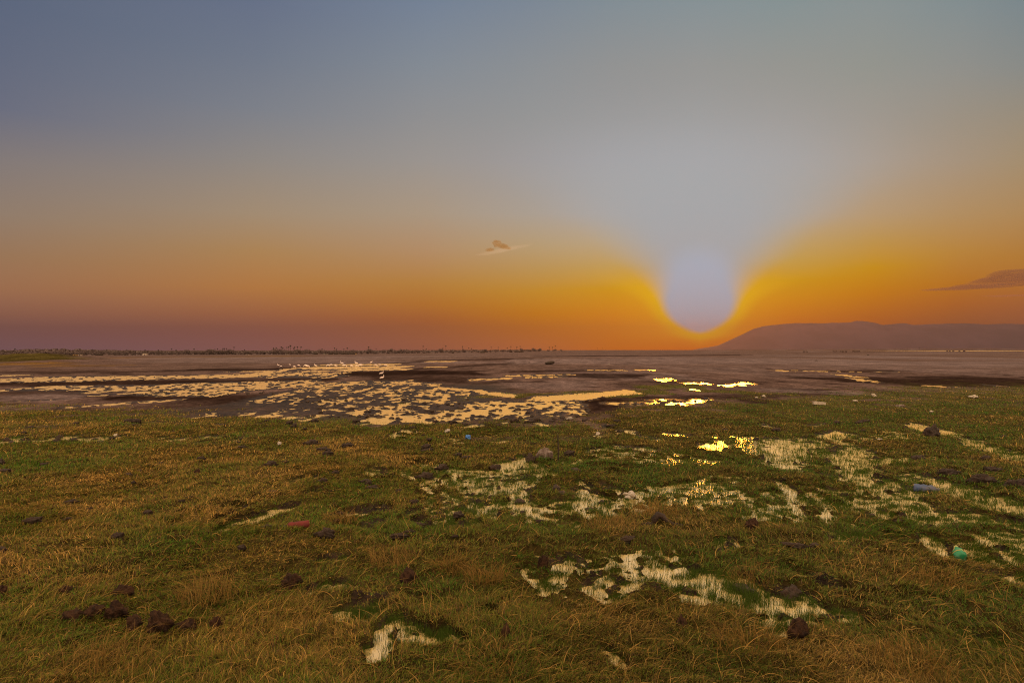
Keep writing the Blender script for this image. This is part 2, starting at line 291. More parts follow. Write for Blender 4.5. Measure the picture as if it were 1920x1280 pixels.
# ------------------------------------------------------------------ ground
def build_ground():
    fine = np.radians(np.linspace(-43, 43, 1250))
    co = np.radians(np.concatenate([np.linspace(-180, -60, 25), np.linspace(-56, -44, 10)]))
    az = np.concatenate([co, fine, -co[::-1]])
    p = np.concatenate([[5400, 3400, 2400, 1700, 1300, 1000, 850, 750], np.arange(690, 250, -2.2), np.arange(250, 24, -.95), np.arange(24, 8, -.45), [7.5,7,6.4,5.8,5.2,4.6,4,3.5,3,2.6,2.3,2.05,1.8,1.6,1.5,1.42,1.35,1.28,1.2,1.1,.9,.6,.4,.25,.16,.128]])
    d = F*CAMH/p
    A, D = np.meshgrid(az, d)
    # rows are lines of equal Y for the view fan so that their spacing follows distance
    X = np.sin(A)*D; Y = np.cos(A)*D
    dd = D
    gm = grassmask(X, Y)*(Y > 0)*(dd < 60)
    wf = field(X+fbm(X,Y,.35,2,5)*.05/scale_h(dd), Y+fbm(X,Y,.5,2,7)*.12/scale_h(dd), W_ST)
    gm = np.where(Y < 1.0, 1, gm); wf = np.where(Y < 1.0, 0, wf)
    Z = height(X, Y, wf, gm)
    n = len(az); r = len(d)
    idx = np.arange(n*r).reshape(r, n)
    q = np.stack([idx[:-1, :-1], idx[:-1, 1:], idx[1:, 1:], idx[1:, :-1]], -1).reshape(-1, 4)
    # soil colours
    px, py = topx(X, Y)
    b = np.array
    sand = b([.165,.122,.130]); silt = b([.12,.080,.076]); mud = b([.026,.015,.013]); turf = b([.045,.034,.012]); ochre = b([.15,.085,.030]); dgreen = b([.07,.055,.018]); green = b([.075,.072,.018])
    def L(c1, c2, t): return c1*(1-t[..., None])+c2*t[..., None]
    col = np.zeros(X.shape+(3,))+silt
    s1 = fbm(X, Y, 9, 3, 60); s2 = fbm(X/2.5, Y, 25, 3, 61)
    col = L(col, sand, sstep(-.1, .5, s2)*sstep(700, 680, py)*.8)
    wob = fbm(X, Y, 6, 3, 66)
    def F2(st): return field(X+wob*1.2, Y+wob*4*np.clip(dd/60, .1, 2), st)
    col = L(col, sand*.98, F2([(960,676,1300,674,3.5,1),(1300,674,1700,678,6,1),(1500,668,1920,672,5,1),(1700,684,1990,680,4,.9),(240,671.5,620,670,1.8,1),(620,670,900,667,1.6,.9),(1250,690,1500,700,8,.45),(1450,732,1600,735,6,.9),(0,745,160,745,7,.9),(1050,700,1250,703,9,.6),(930,722,1100,722,6,.6),(600,700,700,700,2,.2),(1700,697,1990,697,6,.5)]))
    col = L(col, mud, F2([(0,698,260,698,1.6,.7),(0,720,600,713,5,.9),(240,745,560,757,8,.95),(100,770,400,768,6,.55),(330,694,560,691,1.8,.95),(560,689,800,678,2.0,.8),(640,700,900,699,5,1),(760,693,960,681,2,.7),(780,676,960,673,1,.8),(900,673,1000,672,.9,.6),(700,708,900,712,5,.8),(560,740,900,740,24,.95),(640,775,1050,775,14,.9),(900,760,1150,757,14,.9),(960,697,1150,693.5,1.8,.8),(1030,704,1200,705,2.5,.8),(1150,720,1420,716,4,.5),(1560,712,1990,716,7,.95),(1700,720,1990,722,5,.9),(950,757,1420,744,5,.7),(1450,692,1560,696,2,.7),(1560,697,1680,695,2,.8),(0,690,330,696,1.0,.3),(1480,661,1660,660,.5,.5),(1000,668,1400,665.5,.6,.8),(1300,745,1560,742,4,.7),(0,733,160,740,3,.5)]))
    col = L(col, ochre, F2([(0,683,90,683,2.2,1),(90,684,200,686,1.5,.7),(60,671,200,672,1.2,.8),(0,672,600,668,.9,.55),(480,665,560,666,.9,.8)])*.9)
    col = L(col, dgreen, F2([(0,678,160,677.5,2.4,1),(20,675.6,60,675.6,.9,1)]))
    col = L(col, mud, sstep(.25, .6, fbm(X, Y, 2.2, 3, 63)+.2*s1)*sstep(680, 705, py)*.75)
    n3 = fbm(X, Y, 1.1, 3, 64)
    col = L(col, green, sstep(-.25, .35, n3+.1)*sstep(705, 722, py)*sstep(.02, .5, gm)*sstep(760,728,py)*0+np.clip(gm,0,1)*.75)
    col = L(col, turf, gm*sstep(26, 12, dd))
    damp = np.clip(sstep(.05, .5, wf)+F2([(560,740,900,740,24,.8),(640,775,1050,775,14,.8)]), 0, 1)
    nearw = sstep(.08, .4, wf)
    col = L(col, mud, nearw*.85)
    RGBA = np.concatenate([col, np.ones(X.shape+(1,))], -1).reshape(-1, 4)
    V = np.stack([X, Y, Z], -1).reshape(-1, 3)
    o = big_mesh('ground', V, q, M_GROUND, 4, {'soil': RGBA, 'damp': damp.ravel()})
    tag(o, 'wet brown mudflat with matted turf running to the horizon', 'ground', kind='structure')
build_ground()
def sheet(name, pts, mat, label):
    o = mesh_obj(name, pts, [tuple(range(len(pts)))], mat); tag(o, label, 'water', kind='structure'); return o
wp = [(0,.4,0)]+[(150*math.sin(a), 150*math.cos(a), 0) for a in np.radians(np.linspace(-62, 62, 40))][::-1]
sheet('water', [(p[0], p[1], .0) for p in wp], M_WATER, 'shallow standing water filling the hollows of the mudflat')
def river():
    V = []; Fc = []
    for i, px in enumerate(np.linspace(1610, 2300, 24)):
        w = min(1, (px-1610)/200); d0 = 1050-330*w; d1 = 1050+230*w
        if px > 1780: d0 += (px-1780)*.9; 
        d0 = min(d0, d1-20)
        for d in (d0, d1):
            x = (px-960)/F*d; V.append((x, d, .22))
    for i in range(23): Fc.append((2*i, 2*i+1, 2*i+3, 2*i+2))
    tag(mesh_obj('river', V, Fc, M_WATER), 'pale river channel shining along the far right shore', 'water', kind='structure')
river()
# ------------------------------------------------------------------ grass
def blades(x, y, z, th, L, ph0, curl, w, seg, tint, twist):
    n = len(x); P = np.stack([x, y, z], -1)
    dirv = np.stack([np.cos(th), np.sin(th), np.zeros(n)], -1)
    side = np.stack([-np.sin(th)*np.cos(twist), np.cos(th)*np.cos(twist), np.sin(twist)], -1)
    V = []; sl = (L/seg)[:, None]; ph = ph0.copy(); wob = rng.normal(0, .18, n)
    for k in range(seg+1):
        f = 1-(k/seg)**1.7*.9
        V.append(P-side*(w*f*.5)[:, None]); V.append(P+side*(w*f*.5)[:, None])
        dv = dirv*np.cos(ph)[:, None]+side*0
        a = th+wob*k; dv = np.stack([np.cos(a)*np.cos(ph), np.sin(a)*np.cos(ph), np.sin(ph)], -1)
        P = P+dv*sl; ph = ph-curl/seg
        P[:, 2] = np.maximum(P[:, 2], z-.002)
    V = np.stack(V, 1)                                    # n, 2(seg+1), 3
    base = (np.arange(n)*(2*(seg+1)))[:, None, None]
    q = np.array([[2*k, 2*k+1, 2*k+3, 2*k+2] for k in range(seg)])[None]
    Fq = (base+q).reshape(-1, 4)
    T = np.repeat(tint[:, None, :], 2*(seg+1), 1).reshape(-1, 3)
    return V.reshape(-1, 3), Fq, T
GREEN = np.array([.052,.112,.012]); OLIVE = np.array([.118,.122,.017]); BROWN = np.array([.18,.108,.028]); STRAW = np.array([.50,.30,.085]); DRY = np.array([.10,.06,.03])
def tints(x, y, n, extra_dry=0.):
    px, py = topx(x, y)
    k = fbm(x, y, 1.1, 3, 80)*.8+fbm(x, y, 5, 2, 83)*.5+rng.normal(0, .42, n)+extra_dry
    k = k+.20*sstep(1000, 200, px)+.06
    c = GREEN+(OLIVE-GREEN)*sstep(-.7, -.05, k)[:, None]
    c = c+(BROWN-c)*sstep(-.02, .75, k)[:, None]
    c = c+(STRAW-c)*(sstep(.75, 1.1, k)*.8)[:, None]
    dk = rng.random(n) < .14; c[dk] = DRY
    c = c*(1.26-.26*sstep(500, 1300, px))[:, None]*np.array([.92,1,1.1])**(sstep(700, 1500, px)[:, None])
    c = c*(rng.uniform(.35, 1.6, n))[:, None]
    return c
def grass():
    parts = []; off = 0
    def add(n, pyr, seg, Lr, wmin, straw=False, only=False):
        nonlocal off
        py = rng.uniform(pyr[0], pyr[1], n); px = rng.uniform(-420, 2340, n)
        x, y = gpx(px, py); d = np.hypot(x, y)
        gm = grassmask(x, y)
        wet = field(x+fbm(x,y,.35,2,5)*.05/scale_h(d), y+fbm(x,y,.5,2,7)*.12/scale_h(d), W_ST)
        z = height(x, y, wet, gm)
        keep = rng.random(n) < gm
        sub = z < .002
        clump = sstep(-.05, .35, fbm(x, y, .16, 2, 120)+.35*noise(x/.05, y/.05, 121))
        keep &= (~sub) | (rng.random(n) < (.16+.84*clump)*sstep(1.2, .75, wet)*(0 if straw else 1)) 
        bare = sstep(.42, .7, fbm(x, y, .8, 3, 90))
        keep &= rng.random(n) > bare*.75
        if only: keep &= sub
        px, py, x, y, d, wet, z, sub = [a[keep] for a in (px, py, x, y, d, wet, z, sub)]
        n = len(x)
        z = np.maximum(z, -.004)-.003
        hl = 1+.5*fbm(x, y, .9, 3, 95)
        comb = fbm(x, y, 1.4, 2, 97)*3+.6
        th = comb+rng.normal(0, 1.1, n)
        L = rng.uniform(*Lr, n)*np.clip(hl, .45, 1.8)
        ph0 = np.clip(rng.normal(.95, .4, n), .1, 1.55); curl = rng.uniform(.5, 2.4, n)
        t = tints(x, y, n)
        if straw:
            t = STRAW*rng.uniform(.4, 1.0, n)[:, None]; t[rng.random(n) < .35] = BROWN*1.1; ph0 = np.clip(rng.normal(.45, .35, n), .05, 1.5); curl = rng.uniform(.3, 1.4, n)
        L *= 1-.35*sstep(.03, .32, wet)*(~sub); ph0 = np.where((wet > .15) & ~sub, ph0*.7, ph0)
        s = sub
        ph0[s] = rng.uniform(1.1, 1.56, s.sum()); curl[s] *= .5; L[s] *= .95
        t[s] = (GREEN*.6+OLIVE*.25)*rng.uniform(.5, 1.1, s.sum())[:, None]
        w = np.maximum(wmin, .62*d/682.)*rng.uniform(.6, 1.2, n)
        w[s] *= .7
        tw = rng.normal(0, .5, n)
        V, Fq, T = blades(x, y, z, th, L, ph0, curl, w, seg, t, tw)
        parts.append((V, Fq+off, T)); off += len(V)
    add(int(170000*GD), (1000, 1330), 3, (.018,.055), .0034)
    add(int(140000*GD), (880, 1010), 3, (.022,.06), .0036)
    add(int(190000*GD), (724, 885), 2, (.03,.065), .004)
    add(int(7000*GD), (960, 1330), 6, (.07,.17), .0026, True)
    add(int(7000*GD), (760, 970), 3, (.06,.12), .003, True)
    add(int(480000*GD), (815, 1240), 2, (.03,.075), .0026, False, True)
    V = np.concatenate([p[0] for p in parts]); Q = np.concatenate([p[1] for p in parts]); T = np.concatenate([p[2] for p in parts])
    T = np.concatenate([T, np.ones((len(T), 1))], 1)
    o = big_mesh('grass', V, Q, M_GRASS, 4, {'tint': T}, smooth=False)
    tag(o, 'short matted green and straw coloured grass covering the wet ground', 'grass', kind='stuff')
GD = 2.15
grass()
def tuft(px, py, w, h, label, seed):
    r = np.random.default_rng(seed); x0, y0 = gpx(px, py); n = 260
    a = r.uniform(0, 2*math.pi, n); rad = np.sqrt(r.random(n))*w*.5
    x = rad*np.cos(a); y = rad*np.sin(a)
    lean = r.uniform(0, 6.28)
    th = np.where(r.random(n) < .5, a, lean)+r.normal(0, .6, n)
    L = h*r.uniform(.6, 1.5, n); ph = np.clip(r.normal(1.15, .25, n), .3, 1.5); curl = r.uniform(.5, 1.9, n)
    t = np.where(r.random((n, 1)) < .6, STRAW*.6, BROWN)*r.uniform(.5, 1.1, n)[:, None]
    V, Q, T = blades(x, y, np.zeros(n)-.005, th, L, ph, curl, np.full(n, .0028)*max(1, float(y0)/4.5), 5, t, r.normal(0, .5, n))
    o = big_mesh('grass_tuft', V, Q, M_GRASS, 4, {'tint': np.concatenate([T, np.ones((len(T), 1))], 1)}, smooth=False)
    o.location = on_ground(px, py); tag(o, label, 'grass tuft', 'dry grass tufts standing out of the turf')
for i, (px, py, w, h, lb) in enumerate([
 (392,1140,.34,.15,'thick pale straw tuft right of the fibrous dung heap, lower left'),
 (205,1262,.42,.17,'wide straw tuft below the row of dark dung clumps'),
 (742,1062,.36,.14,'straw tuft above the brown clod in the middle of the turf'),
 (850,1075,.34,.15,'leaning straw tuft left of the pointed dark clod'),
 (912,1102,.30,.11,'low spread straw tuft between the two dark clods near centre'),
 (1228,970,.45,.15,'brown grass tuft standing just behind the rounded black root'),
 (1145,995,.50,.13,'bushy brown tuft left of the rounded black root'),
 (935,1262,.45,.13,'tangled orange straw tuft at the bottom edge near centre'),
 (1400,1225,.38,.16,'straw tuft left of the round fibrous dung ball'),
 (1410,1090,.34,.12,'yellowish tuft at the top of the grassy puddle'),
 (1752,1105,.45,.14,'grey brown tuft below the green plastic bottle'),
 (640,985,.30,.11,'small straw tuft right of the red bottle'),
 (1715,1268,.40,.13,'rusty straw tuft in the bottom right corner area')]):
    tuft(px, py, w, h, lb, 100+i)
# ------------------------------------------------------------------ clods, dung, stones
def lump(name, px, py, wpx, hpx, mat, label, cat, seed, group=None, flat=.75, jag=.35, dz=0.0, fib=True, sink=.12):
    """an irregular lump wpx by hpx photo pixels in size whose foot is at (px,py)"""
    w = pxm(wpx, py); h = pxm(hpx, py)
    bm = bmesh.new(); bmesh.ops.create_icosphere(bm, subdivisions=4 if wpx > 12 else 3, radius=1)
    r = np.random.default_rng(seed); P = np.array([v.co[:] for v in bm.verts])
    k = seed*3.7
    f = 1+jag*noise(P[:,0]*1.3+k, P[:,1]*1.3+P[:,2]*1.1, seed)+jag*.7*noise(P[:,0]*3.1-k, P[:,2]*3.1+P[:,1]*2.3, seed+1)+jag*.5*noise(P[:,0]*7+k, P[:,2]*7+P[:,1]*6, seed+2)
    Q = P*f[:, None]
    Q[:, 2] = np.where(Q[:, 2] < -.35, -.35+.2*(Q[:, 2]+.35), Q[:, 2]); Q[:, 2] += .35
    Q[:, 2] += .25*noise(P[:,0]*2+k, P[:,1]*2, seed+5)*(Q[:,2] > .5)
    Q *= np.array([w*.5, w*.5*flat, h/1.3])
    for v, c in zip(bm.verts, Q): v.co = Vector(c)
    if fib and wpx > 18:                            # short fibres standing off the surface
        for i in range(260):
            j = r.integers(len(Q)); n = P[j]/np.linalg.norm(P[j]); t = np.cross(n, r.normal(0, 1, 3)); t /= np.linalg.norm(t)+1e-9
            a = Q[j]; L = w*r.uniform(.06, .16); b_ = a+t*L+n*L*.28; s = np.cross(t, n)*w*.008
            vs = [bm.verts.new(Vector(c)) for c in (a-s, a+s, b_+s*.3, b_-s*.3)]
            bm.faces.new(vs)
    me = bpy.data.meshes.new(name); bm.to_mesh(me); bm.free(); me.materials.append(mat)
    me.polygons.foreach_set('use_smooth', [True]*len(me.polygons))
    o = bpy.data.objects.new(name, me); C.objects.link(o)
    o.location = on_ground(px, py, dz-h*(sink+.1)+(.012 if wpx > 15 else 0)); o.rotation_euler = (0, 0, r.uniform(0, 6.28) if flat > .7 else 0)
    tag(o, label, cat, group); return o
DG = 'dark dung clumps lying in the near turf'
for i, (px, py, w, h, lb) in enumerate([
 (1493,1203,42,30,'large round fibrous reddish brown dung ball right of centre bottom'),
 (255,1190,34,22,'blackish rounded dung clump, middle of the lower left row'),
 (222,1172,38,24,'curled brown dung clump at upper end of the lower left row'),
 (303,1199,44,30,'pointed ridged brown dung clump in the lower left row'),
 (352,1195,36,17,'flat reddish dung clump right of the pointed ridged one'),
 (407,1193,20,20,'small dark dung clump at the right end of the lower left row'),
 (141,1175,40,20,'low dark dung clump half under grass, left end of the row'),
 (182,1172,36,16,'grassy mauve dung clump between two darker ones in the row'),
 (232,1128,40,22,'loose fibrous dung heap with straws above the lower left row'),
 (8,1126,24,18,'dark dung clump cut by the left edge of the view'),
 (130,1120,26,11,'thin curved piece of dung on the turf, left side'),
 (548,1108,38,20,'two-tiered dark red dung clump left of centre'),
 (767,1096,34,20,'rough brown dung clump near centre with a knob on its left'),
 (1018,1067,20,24,'pointed upright dark clod beside a small puddle'),
 (948,1200,20,20,'small black cube-like clod low in the centre turf'),
 (1277,1187,26,20,'dark clod below the grassy puddle, right of centre'),
 (1408,997,28,16,'dark brown clod in the turf above the grassy puddle'),
 (372,892,12,9,'tiny peaked dark clod in the left turf'),
 (1745,818,34,22,'dark earth clod damming the straight golden channel')]):
    lump('dung_clump', px, py, w, h, M_DUNG if i != 18 else M_MUD, lb, 'dung' if i != 18 else 'clod', 20+i, DG if i != 18 else None)
lump('mud_clod', 1480, 1116, 46, 19, M_MUD, 'grey brown mud clod at the right edge of the grassy puddle', 'clod', 61)
lump('mud_clod', 1392, 1106, 44, 8, M_MUD, 'flat dark mud slab at the top of the grassy puddle', 'clod', 62)
lump('mud_clod', 995, 866, 20, 15, M_MUD, 'black mud clod left of the grey stone in a golden puddle', 'clod', 63)
lump('mud_clod', 872, 798, 14, 5, M_MUD, 'flat dark clod behind the thin puddle above the blue bag', 'clod', 64)
for i, (px, py, w, h, lb) in enumerate([(1775,893,40,9,'low reddish mud mound left of three below the golden channel'),(1838,908,52,15,'broad dark mud mound in the middle below the golden channel'),(1905,918,46,18,'dark mud mound at the right edge below the golden channel'),(1858,886,34,9,'small mud ridge between the golden channel and the broad mound'),(1720,862,30,8,'flat brown mud patch left of the mounds below the channel')]):
    lump('mud_mound', px, py, w, h, M_MUD, lb, 'mud mound', 80+i, flat=.6)
lump('stone', 1021, 864, 32, 17, M_STONE, 'grey topped stone in the golden puddle beside the upright twig', 'stone', 65, fib=False, jag=.22)
lump('stone', 1688, 764, 18, 5, M_STONE, 'low grey stone in the far right turf', 'stone', 66, fib=False, jag=.22)
# scattered small clods of trampled mud in the shallow water (countable ones near, the biggest in view)
protos = []
for i in range(6):
    o = lump('trampled_clod', 800, 760, 9, 4.2, M_MUD, 'small dark clod of trampled mud in the shallow water', 'clod', 200+i, 'trampled mud clods in the broken shallows', fib=False, jag=.3)
    protos.append(o)
ncl = 0; zones = [(560,830,722,785,95),(830,1110,748,792,70),(0,220,818,832,10),(930,1130,868,965,10),(250,560,718,742,40),(1150,1330,745,760,14)]
first = True
for (xa, xb, ya, yb, n) in zones:
    for k in range(n):
        px = random.uniform(xa, xb); py = ya+(yb-ya)*math.sqrt(random.random())
        src = protos[ncl % 6]; o = src if ncl < 6 else src.copy()
        if ncl >= 6: C.objects.link(o)
        o.location = on_ground(px, py, -.004); s = random.uniform(.5, 1.25)*.9; 
        o.scale = (s*random.uniform(.8, 1.5), s, s*random.uniform(.5, 1.1)); o.rotation_euler = (0, 0, random.uniform(0, 6.28)); ncl += 1
tc_ = [lump('turf_clod', 210+40*i, 846+6*i, 15, 6+i, M_MUD, 'small dark mud clod half hidden in the short turf', 'clod', 250+i, 'dark clods strewn over the turf', fib=False, jag=.4) for i in range(4)]
nt_ = 0
while nt_ < 110:
    py = 792+260*random.random()**1.6; px = random.uniform(-30, 1950)
    if nt_ % 2 and px > 900: px *= .5
    x_, y_ = gpx(px, py)
    if H(float(x_), float(y_)) < .004: continue
    src = tc_[nt_ % 4]; o = src if nt_ < 4 else src.copy()
    if nt_ >= 4: C.objects.link(o)
    o.location = on_ground(px, py, .004); s = random.uniform(.45, 1.25)*(1 if py < 900 else .75)
    o.scale = (s*random.uniform(.9, 1.8), s, s*random.uniform(.5, 1.2)); o.rotation_euler = (0, 0, random.uniform(-.6, .6)); nt_ += 1
# twisted root
def tube(name, pts, rad, mat, parent=None, sides=8, smooth=True):
    V = []; Fc = []; n = len(pts)
    for i, p in enumerate(pts):
        p = Vector(p); a = Vector(pts[max(i-1, 0)]); b = Vector(pts[min(i+1, n-1)]); t = (b-a).normalized()
        u = t.cross(Vector((0,0,1))); 
        if u.length < .1: u = t.cross(Vector((1,0,0)))
        u.normalize(); v = t.cross(u); r = rad[i] if hasattr(rad, '__len__') else rad
        for k in range(sides):
            q = 2*math.pi*k/sides; V.append(p+u*r*math.cos(q)+v*r*math.sin(q))
    for i in range(n-1):
        for k in range(sides): Fc.append((i*sides+k, i*sides+(k+1)%sides, (i+1)*sides+(k+1)%sides, (i+1)*sides+k))
    Fc.append(tuple(range(sides))[::-1]); Fc.append(tuple((n-1)*sides+k for k in range(sides)))
    return mesh_obj(name, V, Fc, mat, parent, smooth)
def T(px, py, pts, rad, name, mat, label, cat):
    o = tube(name, pts, rad, mat); o.location = on_ground(px, py); tag(o, label, cat); return o
u = pxm(1, 985)
T(1235, 986, [(-10*u,0,-.02),(-8*u,0,.05),(-2*u,0,.085),(6*u,0,.07),(14*u,-.03,.03),(24*u,-.06,.012),(36*u,-.1,.015),(50*u,-.16,0)], [.022,.032,.034,.03,.02,.018,.014,.007], 'root', M_MUD, 'humped black root arching out of the turf right of centre', 'root')
u = pxm(1, 860)
T(1047, 872, [(0,0,0),(-.4*u,0,.12),(.3*u,0,.24),(-1.2*u,0,.36),(-1*u,0,.44)], [.012,.012,.010,.008,.004], 'twig', M_LOG, 'thin upright twig standing in the turf by the grey stone', 'twig')
u = pxm(1, 683.5)
lg = T(1031, 683.6, [(-8.5*u,0,.07),(-8*u,0,.13),(-3*u,.1,.17),(3*u,.2,.2),(7*u,.25,.24),(8.6*u,.3,.26)], [.08,.14,.16,.17,.16,.08], 'log', M_LOG, 'dark stranded log lying on the pale flat below the horizon', 'log')
stub = tube('branch_stub', [(2*u,.2,.3),(2.6*u,.2,.44)], [.06,.03], M_LOG, lg)
for px, py, lb in [(992,680,'tiny dark stump on the pale flat left of the stranded log'), (1530,676.4,'small dark stump on the grey flat right of the sun'), (1628,666.2,'low dark stump beneath the row of distant cattle')]:
    lump('stump', px, py, 5, 1.6, M_LOG, lb, 'stump', int(px), fib=False)
# ------------------------------------------------------------------ litter
def lathe(name, prof, mat, parent=None, sides=20, dent=0, seed=0, squash=1):
    V = []; Fc = []; n = len(prof); r_ = np.random.default_rng(seed)
    for (l, r) in prof:
        for k in range(sides):
            q = 2*math.pi*k/sides
            rr = r*(1+dent*float(noise(np.array([l*24+seed]), np.array([math.cos(q)*1.4+seed+math.sin(q)*2]), seed)[0]))
            V.append((l, rr*math.cos(q), rr*math.sin(q)*squash))
    for i in range(n-1):
        for k in range(sides): Fc.append((i*sides+k, i*sides+(k+1)%sides, (i+1)*sides+(k+1)%sides, (i+1)*sides+k))
    Fc.append(tuple(range(sides))[::-1]); Fc.append(tuple((n-1)*sides+k for k in range(sides)))
    return mesh_obj(name, V, Fc, mat, parent, True)
M_RED = simple_mat('dark_red_plastic', (.12,.012,.010), (.08,.010,.009), .6, 12, .15, 30, .2, 0)
M_CAP = simple_mat('black_cap', (.012,.014,.022), None, .4, 30, .1, 30, .5)
M_BLUE = simple_mat('cloudy_blue_plastic', (.05,.09,.22), (.10,.10,.15), .4, 14, .3, 30, .5, .25)
M_BAGB = simple_mat('blue_bag', (.05,.20,.62), (.08,.25,.6), .4, 14, .3, 30, .5, .3)
M_GRN = simple_mat('green_plastic', (.02,.30,.13), (.06,.30,.20), .35, 9, .3, 25, .6, .4)
M_YEL = simple_mat('yellowed_label', (.5,.47,.18), None, .6, 20, .1, 30, .2)
def bottle(px, py, lpx, ang, mat, capm, label, seed, dent=.18, tilt=0, fat=1., dz=0):
    L = pxm(lpx, py)/max(abs(math.cos(ang)), .45); R = L*.165*fat
    e = empty('plastic_bottle', on_ground(px, py, R*.75+dz)); e.rotation_euler = (0, tilt, ang)
    b = lathe('body', [(-L*.5,R*.55),(-L*.495,R*.85),(-L*.46,R),(-L*.3,R*.98),(-L*.22,R*.9),(-L*.12,R),(L*.08,R*.97),(L*.18,R),(L*.27,R*.9),(L*.34,R*.62),(L*.39,R*.36),(L*.42,R*.33)], mat, e, 24, dent, seed, .92)
    lathe('cap', [(L*.415,R*.34),(L*.42,R*.42),(L*.5,R*.42),(L*.503,R*.3)], capm, e, 16)
    tag(e, label, 'bottle'); return e
b1 = bottle(557, 1005, 42, math.radians(205), M_RED, M_CAP, 'dark red plastic bottle with a black cap lying in the left turf', 3, tilt=0, fat=1.15)
b2 = bottle(1735, 922, 36, math.radians(-30), M_BLUE, M_BLUE, 'cloudy blue crumpled plastic bottle lying in a golden puddle on the right', 5, .3, 0, 1.25)
def bag(name, px, py, wpx, hpx, mat, label, cat, seed, jag=.45, flat=.7, rz=0, lean=0):
    w = pxm(wpx, py); h = pxm(hpx, py)
    bm = bmesh.new(); bmesh.ops.create_icosphere(bm, subdivisions=4, radius=1)
    P = np.array([v.co[:] for v in bm.verts]); k = seed
    f = 1+jag*noise(P[:,0]*1.5+k, P[:,1]+P[:,2]*1.7, seed)-jag*.6*np.abs(noise(P[:,0]*3+k, P[:,2]*3.4+P[:,1], seed+1))
    Q = P*f[:, None]*np.array([w*.5, w*.5*flat, h*.5]); Q[:,0] += lean*Q[:,2]
    Q[:,2] += h*.42
    for v, c in zip(bm.verts, Q): v.co = Vector(c)
    me = bpy.data.meshes.new(name); bm.to_mesh(me); bm.free(); me.materials.append(mat)
    me.polygons.foreach_set('use_smooth', [True]*len(me.polygons))
    o = bpy.data.objects.new(name, me); C.objects.link(o); o.location = on_ground(px, py, .01); o.rotation_euler = (0,0,rz)
    return tag(o, label, cat)
# green crushed bottle, seen from its base end
e = empty('plastic_bottle', on_ground(1795, 1062, .055)); e.rotation_euler = (0, math.radians(-25), math.radians(75))
lathe('body', [(-.05,.018),(-.048,.030),(-.042,.038),(-.02,.039),(.0,.034),(.02,.038),(.035,.030),(.05,.014),(.058,.013)], M_GRN, e, 24, .35, 9, .95)
lathe('cap', [(.056,.013),(.058,.015),(.07,.015),(.071,.01)], M_YEL, e, 14)
lathe('label_band', [(-.008,.040),(-.007,.0405),(.0,.037),(.001,.036)], M_YEL, e, 24, .35, 9, .95)
tag(e, 'bright green crushed plastic bottle seen end on in the right turf', 'bottle')
bag('plastic_bag', 878, 825, 12, 9, M_BAGB, 'small bright blue plastic bag in the turf below the large pool', 'bag', 31, lean=-.2)
bag('plastic_scrap', 839, 814, 10, 8, M_WHITE, 'upright white plastic scrap left of the small blue bag', 'litter', 32, lean=.6, flat=.4)
bag('plastic_scrap', 1067, 789, 14, 5, M_WHITE, 'white wedge of plastic at the right tip of the large pool', 'litter', 33, flat=.5)
bag('plastic_scrap', 1181, 934, 30, 13, M_WHITE, 'crumpled white plastic sheet with a raised corner at a golden puddle', 'litter', 34, jag=.8, flat=.35, lean=-.5)
bag('bone', 1825, 747, 16, 6, M_BONE, 'pale skull shaped bone on the far right green turf', 'bone', 35, jag=.5)
bag('bone', 1638, 745, 9, 6, M_BONE, 'pale leaning bone piece between two smaller pale pieces, far right turf', 'bone', 36, lean=-.6)
bag('bone', 1603, 754, 10, 3.5, M_BONE, 'small flat pale bone left of the leaning one', 'bone', 37)
bag('bone', 1745, 775, 8, 4, M_BONE, 'small rounded pale piece just above the straight golden channel', 'bone', 38)
bag('bone', 1432, 746, 8, 4.5, M_BONE, 'pale bone piece on the dark strip right of the sun', 'bone', 39, lean=-.5)
bag('bone', 1418, 747.5, 6, 3, M_BONE, 'tiny pale piece at the left end of the dark strip', 'bone', 40)
bag('plastic_scrap', 1649, 827, 11, 4, M_WHITE, 'dull pinkish scrap in the turf right of the golden puddles', 'litter', 41)
bag('plastic_scrap', 218, 819, 7, 6, M_WHITE, 'small white scrap at the right end of the left puddle', 'litter', 42, lean=.5)
bag('plastic_scrap', 525, 841, 7, 7, M_WHITE, 'small pale upright scrap in the left turf', 'litter', 43)
bag('plastic_scrap', 1120, 817, 8, 8, M_WHITE, 'small pale scrap standing right of the blue bag', 'litter', 44, lean=.3)
bag('plastic_scrap', 1142, 683, 4, 1.6, M_WHITE, 'white speck of litter right of the stranded log', 'litter', 45)
# plank
u = pxm(1, 759)
V = []
for x, zz in ((-10, .04), (-4, .045), (3, .03), (11, .02)):
    V += [(x*u, -.06, 0+zz*.3), (x*u, .07, 0+zz*.3), (x*u, .07, zz+.05), (x*u, -.06, zz+.05)]
Fq = [(0,1,2,3)[::-1], (12,13,14,15)]
for i in range(3):
    a = 4*i
    for j in range(4): Fq.append((a+j, a+(j+1)%4, a+4+(j+1)%4, a+4+j))
o = mesh_obj('board', V, Fq, M_BONE); o.location = on_ground(1535, 760); o.rotation_euler = (0,0,-.12); tag(o, 'short pale bleached board lying on the turf right of the sun', 'board')
